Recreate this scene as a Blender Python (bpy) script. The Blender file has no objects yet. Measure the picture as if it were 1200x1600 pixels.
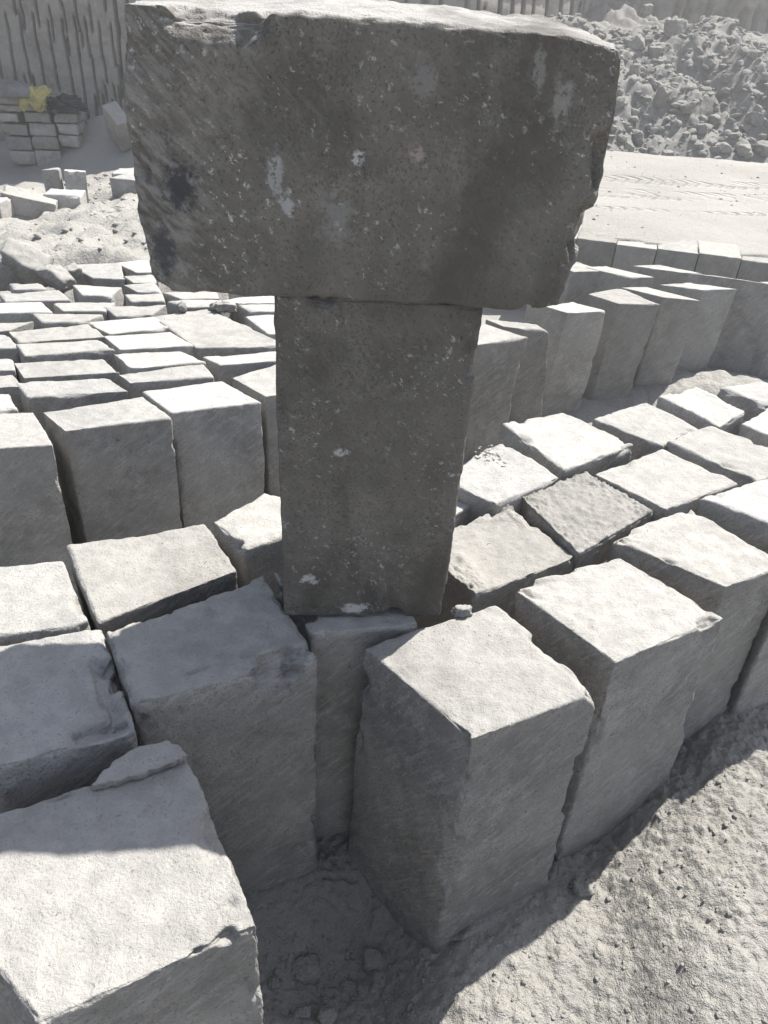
import bpy, math, random
import numpy as np

C = bpy.context.scene.collection
rng = np.random.default_rng(7)

# ------------------------------------------------------------------ noise
def _hash(ix, iy, iz, seed):
    h = (ix.astype(np.int64)*374761393 + iy.astype(np.int64)*668265263 + iz.astype(np.int64)*2147483647 + seed*974711) & 0xFFFFFFFF
    h = (h ^ (h >> 13)) * 1274126177 & 0xFFFFFFFF
    h = (h ^ (h >> 16)) * 2246822519 & 0xFFFFFFFF
    return ((h ^ (h >> 15)) & 0xFFFF) / 32767.5 - 1.0

def noise(p, f, seed=0):
    q = p*f
    i = np.floor(q).astype(np.int64); t = q-i
    t = t*t*t*(t*(t*6-15)+10)
    r = 0
    for dx in (0, 1):
        wx = t[:, 0] if dx else 1-t[:, 0]
        for dy in (0, 1):
            wy = t[:, 1] if dy else 1-t[:, 1]
            for dz in (0, 1):
                wz = t[:, 2] if dz else 1-t[:, 2]
                r = r + wx*wy*wz*_hash(i[:, 0]+dx, i[:, 1]+dy, i[:, 2]+dz, seed)
    return r

def fbm(p, f, seed=0, octv=3, gain=.5):
    a, s = 1.0, 0
    for o in range(octv):
        s = s + a*noise(p, f*2.03**o, seed+o*17); a *= gain
    return s

def sstep(a, b, x):
    t = np.clip((x-a)/(b-a), 0, 1); return t*t*(3-2*t)

# ------------------------------------------------------------------ object helpers
def link(name, me, mat=None, parent=None, loc=(0, 0, 0)):
    o = bpy.data.objects.new(name, me); C.objects.link(o)
    o.location = loc
    if mat: me.materials.append(mat)
    if parent: o.parent = parent
    return o

def mesh(name, v, f, smooth=True):
    me = bpy.data.meshes.new(name)
    v = np.asarray(v, np.float32); f = np.asarray(f, np.int32)
    k = f.shape[1]
    me.vertices.add(len(v)); me.vertices.foreach_set('co', v.ravel())
    me.loops.add(f.size); me.loops.foreach_set('vertex_index', f.ravel())
    me.polygons.add(len(f)); me.polygons.foreach_set('loop_start', np.arange(0, f.size, k, dtype=np.int32))
    me.update(calc_edges=True); me.validate()
    me.polygons.foreach_set('use_smooth', np.full(len(me.polygons), smooth))
    return me

def tag(o, label, cat, group=None, kind=None):
    o['label'] = label; o['category'] = cat
    if group: o['group'] = group
    if kind: o['kind'] = kind
    return o

# ------------------------------------------------------------------ materials
class N:
    def __init__(s, name):
        s.m = bpy.data.materials.new(name); s.m.use_nodes = True
        s.t = s.m.node_tree; s.b = s.t.nodes['Principled BSDF']
        s.b.inputs['Roughness'].default_value = .95
        s.b.inputs['Specular IOR Level'].default_value = .15
    def n(s, typ, **kw):
        x = s.t.nodes.new(typ)
        ins = kw.pop('ins', {})
        for k, v in kw.items(): setattr(x, k, v)
        for k, v in ins.items():
            if isinstance(v, bpy.types.NodeSocket): s.t.links.new(v, x.inputs[k])
            else: x.inputs[k].default_value = v
        return x
    def math(s, op, a, b=0.0, clamp=False):
        x = s.n('ShaderNodeMath', operation=op, use_clamp=clamp)
        for i, v in enumerate((a, b)):
            if isinstance(v, bpy.types.NodeSocket): s.t.links.new(v, x.inputs[i])
            else: x.inputs[i].default_value = v
        return x.outputs[0]
    def ramp(s, v, a, b, lo=0.0, hi=1.0):
        x = s.n('ShaderNodeMapRange', clamp=True, interpolation_type='SMOOTHSTEP')
        s.t.links.new(v, x.inputs[0])
        for i, k in enumerate((a, b, lo, hi)): x.inputs[i+1].default_value = k
        return x.outputs[0]
    def noise(s, vec, scale, detail=3, rough=.6, dist=0):
        return s.n('ShaderNodeTexNoise', ins={'Vector': vec, 'Scale': scale, 'Detail': detail, 'Roughness': rough, 'Distortion': dist}).outputs['Fac']
    def mix(s, f, a, b):
        x = s.n('ShaderNodeMix', data_type='RGBA')
        for i, v in ((0, f), (6, a), (7, b)):
            if isinstance(v, bpy.types.NodeSocket): s.t.links.new(v, x.inputs[i])
            else: x.inputs[i].default_value = v if i == 0 else (*v, 1)
        return x.outputs[2]
    def vmul(s, a, b):
        x = s.n('ShaderNodeVectorMath', operation='MULTIPLY')
        s.t.links.new(a, x.inputs[0]); x.inputs[1].default_value = b
        return x.outputs[0]
    def bump(s, h, strength, dist, normal=None):
        ins = {'Height': h, 'Strength': strength, 'Distance': dist}
        if normal: ins['Normal'] = normal
        return s.n('ShaderNodeBump', ins=ins).outputs[0]

def stone_material(name, tone=(.225, .216, .200), dust=(.315, .305, .285), fleck=.45, streak=1.3, flip=1.0, stain=0.0, nodules=(), scuff=0.0, band=None, along_sc=34.0):
    k = N(name)
    tc = k.n('ShaderNodeTexCoord').outputs['Object']
    rnd = k.n('ShaderNodeObjectInfo').outputs['Random']
    off = k.n('ShaderNodeCombineXYZ', ins={0: k.math('MULTIPLY', rnd, 37.0), 1: k.math('MULTIPLY', rnd, 91.0), 2: k.math('MULTIPLY', rnd, 53.0)}).outputs[0]
    co = k.n('ShaderNodeVectorMath', operation='ADD', ins={0: tc, 1: off}).outputs[0]
    sp = k.n('ShaderNodeSeparateXYZ', ins={0: co})
    h = k.math('ADD', sp.outputs[0], k.math('MULTIPLY', sp.outputs[1], -.75))
    across = k.math('ADD', k.math('MULTIPLY', h, .74*flip), k.math('MULTIPLY', sp.outputs[2], -.67))
    along = k.math('ADD', k.math('MULTIPLY', h, .67*flip), k.math('MULTIPLY', sp.outputs[2], .74))
    sv = k.n('ShaderNodeCombineXYZ', ins={0: k.math('MULTIPLY', across, 130.0), 1: k.math('MULTIPLY', along, along_sc), 2: k.math('MULTIPLY', sp.outputs[1], 40.0)}).outputs[0]
    st = k.noise(sv, 1.0, 5, .7)
    fv = k.n('ShaderNodeCombineXYZ', ins={0: k.math('MULTIPLY', across, 120.0), 1: k.math('MULTIPLY', along, 80.0), 2: k.math('MULTIPLY', sp.outputs[1], 85.0)}).outputs[0]
    fl = k.noise(fv, 1.0, 6, .78, .15)
    big = k.noise(co, 5.0, 4, .6)
    mid = k.noise(co, 32.0, 4, .65)
    fine = k.noise(co, 260.0, 3, .7)
    geo = k.n('ShaderNodeNewGeometry')
    nz = k.n('ShaderNodeSeparateXYZ', ins={0: geo.outputs['Normal']}).outputs[2]
    up = k.ramp(nz, .55, .9)
    side = k.math('SUBTRACT', 1.0, up)
    # stone body
    col = k.mix(k.ramp(big, .32, .66), [c*.74 for c in tone], [c*1.14 for c in tone])
    col = k.mix(k.ramp(mid, .35, .7, 0, .5), col, [c*1.25 for c in tone])
    col = k.mix(k.math('MULTIPLY', k.ramp(st, .49, .66, 0, .42*streak), side), col, [c*1.6 for c in tone])
    col = k.mix(k.ramp(fine, .32, .46, .6, 0), col, [c*.45 for c in tone])
    dm = k.math('MULTIPLY', k.ramp(k.noise(co, 9.0, 6, .72, .6), .46, .68, 0, .6), k.ramp(fine, .35, .6))
    col = k.mix(dm, col, [c*1.7 for c in tone])       # powder rubbed into the sawn faces
    tint = k.math('FRACT', k.math('MULTIPLY', rnd, 7.31))
    # dust lying on level faces
    dcol = k.mix(k.ramp(mid, .35, .65), [c*.9 for c in dust], [c*1.08 for c in dust])
    dcol = k.mix(k.ramp(k.noise(co, 150.0, 3, .7), .30, .40, .5, 0), dcol, [c*.62 for c in dust])
    dcol = k.mix(k.ramp(fine, .30, .42, .65, 0), dcol, [c*.5 for c in dust])
    dcol = k.mix(k.math('MULTIPLY', k.ramp(k.noise(co, 75.0, 4, .7), .58, .68), .3), dcol, [c*.62 for c in dust])
    col = k.mix(k.math('MULTIPLY', up, k.ramp(big, .3, .55, .55, .95)), col, dcol)
    hsv = k.n('ShaderNodeHueSaturation', ins={'Value': k.ramp(tint, 0, 1, .86, 1.12), 'Saturation': k.ramp(rnd, 0, 1, .8, 1.15), 'Color': col})
    col = hsv.outputs[0]
    # pale crystal flecks and dark vesicles
    big2 = k.noise(co, 11.0, 2, .5)
    fm = k.math('MULTIPLY', k.ramp(fl, .575, .635), k.math('MULTIPLY', k.ramp(big2, .4, .62, .15, 1), fleck))
    col = k.mix(k.math('MULTIPLY', fm, k.ramp(nz, .4, .8, 1, .25)), col, (.44, .43, .41))
    pit = k.math('MULTIPLY', k.ramp(k.noise(co, 120.0, 3, .6, .8), .68, .74), k.ramp(k.noise(co, 16.0, 2, .5), .42, .6))
    col = k.mix(k.math('MULTIPLY', pit, .6), col, [c*.35 for c in tone])
    if stain:
        smap = k.n('ShaderNodeMapping', ins={0: tc, 2: (0, math.radians(-28), 0), 3: (9.0, 6, 2.6)}).outputs[0]
        stn = k.noise(smap, 1.0, 4, .55, .4)
        col = k.mix(k.ramp(stn, .45, .62, 0, stain), col, [c*.42 for c in tone])
    if band:                                      # damp darker vein crossing the face
        (ax, az), (bx, bz), wd, am = band
        ln_ = math.hypot(bx-ax, bz-az)
        s2 = k.n('ShaderNodeSeparateXYZ', ins={0: tc})
        dd = k.math('ADD', k.math('MULTIPLY', k.math('SUBTRACT', s2.outputs[0], ax), (bz-az)/ln_), k.math('MULTIPLY', k.math('SUBTRACT', s2.outputs[2], az), -(bx-ax)/ln_))
        dd = k.math('ADD', dd, k.math('ADD', k.math('MULTIPLY', k.math('SUBTRACT', big2, .5), .12), k.math('MULTIPLY', k.math('SUBTRACT', mid, .5), .09)))
        dd = k.math('ADD', k.math('ABSOLUTE', dd), k.math('MULTIPLY', k.math('SUBTRACT', st, .5), .03))
        col = k.mix(k.ramp(dd, 0, wd*1.15, am, 0), col, [c*.5 for c in tone])
    if scuff:                                     # pale rubbed end of the block
        ox = k.n('ShaderNodeSeparateXYZ', ins={0: tc}).outputs[0]
        ox = k.math('ADD', ox, k.math('MULTIPLY', k.math('SUBTRACT', big2, .5), .22))
        sm = k.math('MULTIPLY', k.ramp(ox, -.10, -.24), k.ramp(st, .40, .62))
        col = k.mix(k.math('MULTIPLY', sm, scuff), col, (.36, .345, .325))
    for (x, y, z, r, sq, c, a) in nodules:
        d = k.n('ShaderNodeVectorMath', operation='SUBTRACT', ins={0: tc, 1: (x, y, z)}).outputs[0]
        d = k.vmul(d, (1/r, .6/r, sq/r))
        ln = k.n('ShaderNodeVectorMath', operation='LENGTH', ins={0: d}).outputs['Value']
        ln = k.math('ADD', ln, k.math('MULTIPLY', k.math('SUBTRACT', k.noise(co, 75.0, 4, .7), .5), 2.6))
        col = k.mix(k.math('MULTIPLY', k.ramp(ln, .45, 1.05, a, 0), k.ramp(k.noise(co, 90.0, 5, .75), *((.40, .47) if c[0] > .2 else (.2, .34)))), col, c)
    k.t.links.new(col, k.b.inputs['Base Color'])
    hsum = k.math('ADD', k.math('MULTIPLY', fine, .5), k.math('MULTIPLY', mid, 1.2))
    hsum = k.math('ADD', hsum, k.math('MULTIPLY', k.math('MULTIPLY', st, side), .8*streak))
    hsum = k.math('SUBTRACT', hsum, k.math('MULTIPLY', pit, .8))
    grain = k.noise(co, 700.0, 2, .6)
    nb = k.bump(hsum, .85, .005)
    nb = k.bump(grain, .7, .0016, nb)
    k.t.links.new(nb, k.b.inputs['Normal'])
    return k.m

def soil_material(name, lo, hi, tracks=False, coarse=1.0):
    k = N(name)
    tc = k.n('ShaderNodeTexCoord').outputs['Object']
    a = k.noise(tc, 1.3, 4, .6); b = k.noise(tc, 24.0/coarse, 5, .7); c = k.noise(tc, 190.0/coarse, 3, .7)
    col = k.mix(k.ramp(a, .3, .7), lo, hi)
    if tracks:                                    # fine pale dust trodden flat beyond the blocks
        far = k.ramp(k.n('ShaderNodeSeparateXYZ', ins={0: tc}).outputs[1], 2.2, 3.6)
        col = k.mix(far, col, k.mix(k.ramp(a, .3, .7), (.25, .241, .222), (.31, .30, .278)))
    col = k.mix(k.ramp(b, .35, .7, .0, .4), col, [x*1.15 for x in hi])
    col = k.mix(k.ramp(c, .28, .45, .5, 0), col, [x*.5 for x in lo])
    vor = k.n('ShaderNodeTexVoronoi', ins={'Vector': tc, 'Scale': 70.0/coarse, 'Randomness': 1.0})
    hs = k.math('ADD', k.math('MULTIPLY', b, 1.6), k.math('MULTIPLY', c, .55))
    hs = k.math('ADD', hs, k.math('MULTIPLY', k.noise(tc, 420.0/coarse, 2, .6), .35))
    hs = k.math('SUBTRACT', hs, k.math('MULTIPLY', vor.outputs['Distance'], .45))
    nb = k.bump(hs, 1.0, .008*coarse)
    if tracks:                                    # tread bars pressed into the dust of the terrace
        sp = k.n('ShaderNodeSeparateXYZ', ins={0: tc})
        wob = k.math('MULTIPLY', k.math('SUBTRACT', k.noise(tc, .8, 1, .4), .5), .25)
        v = k.math('ADD', k.math('SUBTRACT', sp.outputs[1], k.math('MULTIPLY', sp.outputs[0], .12)), wob)
        tot = None
        for y0, w in ((5.86, .16), (5.36, .17), (4.85, .05)):
            dd = k.math('ABSOLUTE', k.math('SUBTRACT', v, y0))
            m = k.ramp(dd, w*.8, w, 1, 0)
            bars = k.math('SINE', k.math('ADD', k.math('MULTIPLY', sp.outputs[0], 70.0), k.math('MULTIPLY', dd, 45.0)))
            m = k.math('MULTIPLY', m, k.math('ADD', k.math('MULTIPLY', bars, .5), .9))
            tot = m if tot is None else k.math('ADD', tot, m)
        brk = k.ramp(k.noise(tc, 2.6, 3, .6), .4, .6)
        nb = k.bump(k.math('MULTIPLY', k.math('MULTIPLY', tot, brk), -1.0), .8, .03, nb)
    k.t.links.new(col, k.b.inputs['Base Color']); k.t.links.new(nb, k.b.inputs['Normal'])
    return k.m

def cloth_material(name, a, b, sc):
    k = N(name)
    tc = k.n('ShaderNodeTexCoord').outputs['Object']
    f = k.noise(tc, sc, 4, .6)
    k.t.links.new(k.mix(k.ramp(f, .35, .65), a, b), k.b.inputs['Base Color'])
    k.t.links.new(k.bump(k.noise(tc, sc*3, 4, .6), .6, .02), k.b.inputs['Normal'])
    k.b.inputs['Roughness'].default_value = .7
    return k.m

M_stone = stone_material('tuff_block', along_sc=17.0)
M_dirty = stone_material('tuff_under_dirt', tone=(.205, .196, .180), dust=(.225, .215, .196), along_sc=17.0)
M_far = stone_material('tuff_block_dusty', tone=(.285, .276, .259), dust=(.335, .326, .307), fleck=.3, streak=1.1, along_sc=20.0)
M_soil = soil_material('quarry_soil', (.20, .191, .174), (.275, .264, .243), tracks=True)
M_dirt = soil_material('loose_dirt', (.21, .20, .183), (.28, .27, .25))
M_cliff = stone_material('cliff_stone', tone=(.235, .213, .184), dust=(.28, .27, .25), fleck=.1, streak=.3)
M_stack = stone_material('stacked_tuff', tone=(.26, .249, .231), dust=(.28, .255, .24), fleck=.1, streak=.5)
M_terr = stone_material('terrace_tuff', tone=(.205, .198, .184), dust=(.275, .268, .247), fleck=.1, streak=.8)
M_rub = stone_material('rubble_stone', tone=(.19, .183, .169), dust=(.21, .203, .188), fleck=.2, streak=.4)

# ------------------------------------------------------------------ cut blocks
def warp(n, a=.55):
    t = np.linspace(0, 1, n+1)
    return t - a*np.sin(2*np.pi*t)/(2*np.pi)

def hexa(name, bot, top, res, seed, r=.006, chip=.012, amp=.004, gran=0.0, mat=None, extra=None, chipbias=0.0):
    """Rough quarried block. bot/top: four xyz corners in the order front, right, back, left (seen from above)."""
    bot = np.array(bot, float); top = np.array(top, float)
    L = lambda a, b: np.linalg.norm(a-b)
    Lu = (L(top[0], top[1])+L(top[3], top[2]))/2; Lv = (L(top[0], top[3])+L(top[1], top[2]))/2
    Lw = np.mean([L(top[i], bot[i]) for i in range(4)])
    n = [max(4, int(round(x/res))) for x in (Lu, Lv, Lw)]
    faces, lat = [], []
    W = [warp(q) for q in n]
    def face(ax, side):
        a, b = [i for i in range(3) if i != ax]
        A, B = np.meshgrid(np.arange(n[a]+1), np.arange(n[b]+1), indexing='ij')
        ijk = np.zeros((A.size, 3), np.int64)
        ijk[:, a] = A.ravel(); ijk[:, b] = B.ravel(); ijk[:, ax] = n[ax] if side else 0
        base = sum(len(x) for x in lat)
        lat.append(ijk)
        idx = (np.arange(A.size)+base).reshape(A.shape)
        q = np.stack([idx[:-1, :-1], idx[1:, :-1], idx[1:, 1:], idx[:-1, 1:]], -1).reshape(-1, 4)
        flip = (side == 0) ^ (ax == 1)
        faces.append(q[:, ::-1] if flip else q)
    for ax in range(3):
        for s in (0, 1): face(ax, s)
    ijk = np.concatenate(lat); F = np.concatenate(faces)
    key = (ijk[:, 0]*(n[1]+1)+ijk[:, 1])*(n[2]+1)+ijk[:, 2]
    _, first, inv = np.unique(key, return_index=True, return_inverse=True)
    ijk = ijk[first]; F = inv.ravel()[F]
    dims = np.array([Lu, Lv, Lw]); half = dims/2
    p = np.stack([W[i][ijk[:, i]]*dims[i] for i in range(3)], 1) - half
    so = np.array([seed*3.17 % 50, seed*1.31 % 50, seed*2.23 % 50])
    P = p + so
    c1 = sstep(.32-chipbias, .62-chipbias, fbm(P, 11, seed, 3, .55)); c2 = sstep(.05, .45, noise(P, 42, seed+5))
    c3 = np.abs(noise(P, 95, seed+6))+.6*np.abs(noise(P, 190, seed+8))
    rr = r*(.45+.3*noise(P, 30, seed+3)) + chip*(2.1*c1 + .28*c2 + .22*c3)
    rr = np.minimum(rr, half.min()*.7)[:, None]
    q = np.clip(p, -(half-rr), half-rr)
    d = p-q; ln = np.linalg.norm(d, axis=1, keepdims=True); nrm = d/np.maximum(ln, 1e-9)
    l1 = np.abs(d).sum(1, keepdims=True)
    p2 = q + rr*(.3*nrm + .7*d/np.maximum(l1, 1e-9))
    disp = amp*1.2*noise(P, 5, seed+9) + amp*.5*fbm(P, 17, seed+11, 2) + amp*.30*noise(P, 60, seed+13)
    if res < .007: disp = disp + amp*.22*noise(P, 130, seed+21)
    if gran:
        g = np.abs(noise(P, 85, seed+31))+.8*np.abs(noise(P, 165, seed+37))
        mask = sstep(-.15, .35, noise(P, 7, seed+41)+.25+(1.2 if gran > .008 else 0)+(p[:, 1]/half[1]-.1)*(.6 if gran < .008 else 0))*sstep(.7, .95, nrm[:, 2])
        gran = min(gran, .0055); disp = disp + gran*mask*(g-.15) + gran*.9*mask*(.6+.4*noise(P, 16, seed+43))
    p2 = p2 + nrm*disp[:, None]
    if extra is not None: p2 = extra(p2, half)
    t = (p2+half)/dims
    u, v, w = t[:, :1], t[:, 1:2], t[:, 2:3]
    def bil(c): return (1-u)*(1-v)*c[0]+u*(1-v)*c[1]+u*v*c[2]+(1-u)*v*c[3]
    X = bil(bot)*(1-w)+bil(top)*w
    org = bot.mean(0)
    return link(name, mesh(name, X-org, F), mat or M_stone, None, org), dims

G_FIELD = 'squared stone blocks standing upright in rows'
def standing(quad, zt, label, res, seed, zb=-.18, flare=0.0, group=G_FIELD, cat='stone block', lean=(0, 0), dz=(0, 0, 0, 0), name='stone_block', **kw):
    """quad: left, front, right, back corners of the top face."""
    L, Fr, Rt, Bk = [np.array(c) for c in quad]
    c4 = [Fr, Rt, Bk, L]; dzz = [dz[1], dz[2], dz[3], dz[0]]
    top = [(*c, zt+d) for c, d in zip(c4, dzz)]
    cc = np.mean(c4, 0)
    bot = [(c[0]-lean[0]+flare*(c[0]-cc[0]), c[1]-lean[1]+flare*(c[1]-cc[1]), zb) for c in c4]
    o, _ = hexa(name, bot, top, res, seed, **kw)
    return tag(o, label, cat, group)

# ------------------------------------------------------------------ rocks
_ico = {}
def sphere_dirs(sub):
    if sub not in _ico:
        import bmesh
        bm = bmesh.new(); bmesh.ops.create_icosphere(bm, subdivisions=sub, radius=1)
        bm.verts.ensure_lookup_table()
        _ico[sub] = (np.array([v.co[:] for v in bm.verts]), np.array([[v.index for v in f.verts] for f in bm.faces]))
        bm.free()
    return _ico[sub]

def rock_vf(size, seed, sub=4, planes=11, rough=.05):
    r = np.random.default_rng(seed)
    D, F = sphere_dirs(sub)
    nn = r.normal(size=(planes, 3)); nn /= np.linalg.norm(nn, axis=1, keepdims=True)
    nn = np.concatenate([nn, [[0, 0, -1], [0, 0, 1], [1, 0, 0], [-1, 0, 0], [0, 1, 0], [0, -1, 0]]])
    dd = r.uniform(.62, 1.0, len(nn))
    dots = D@nn.T
    rad = np.min(np.where(dots > .05, dd/np.maximum(dots, .05), 9), axis=1)
    rad = rad*(1 + rough*fbm(D+seed, 3.5, seed, 4, .6))
    return D*rad[:, None]*np.array(size)/2, F

def rock(name, loc, size, seed, label, cat='rock', group=None, rz=0, tilt=(0, 0), mat=None, **kw):
    v, f = rock_vf(size, seed, **kw)
    o = link(name, mesh(name, v, f), mat or M_stone, None, loc)
    o.rotation_euler = (tilt[0], tilt[1], rz)
    return tag(o, label, cat, group)

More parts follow.
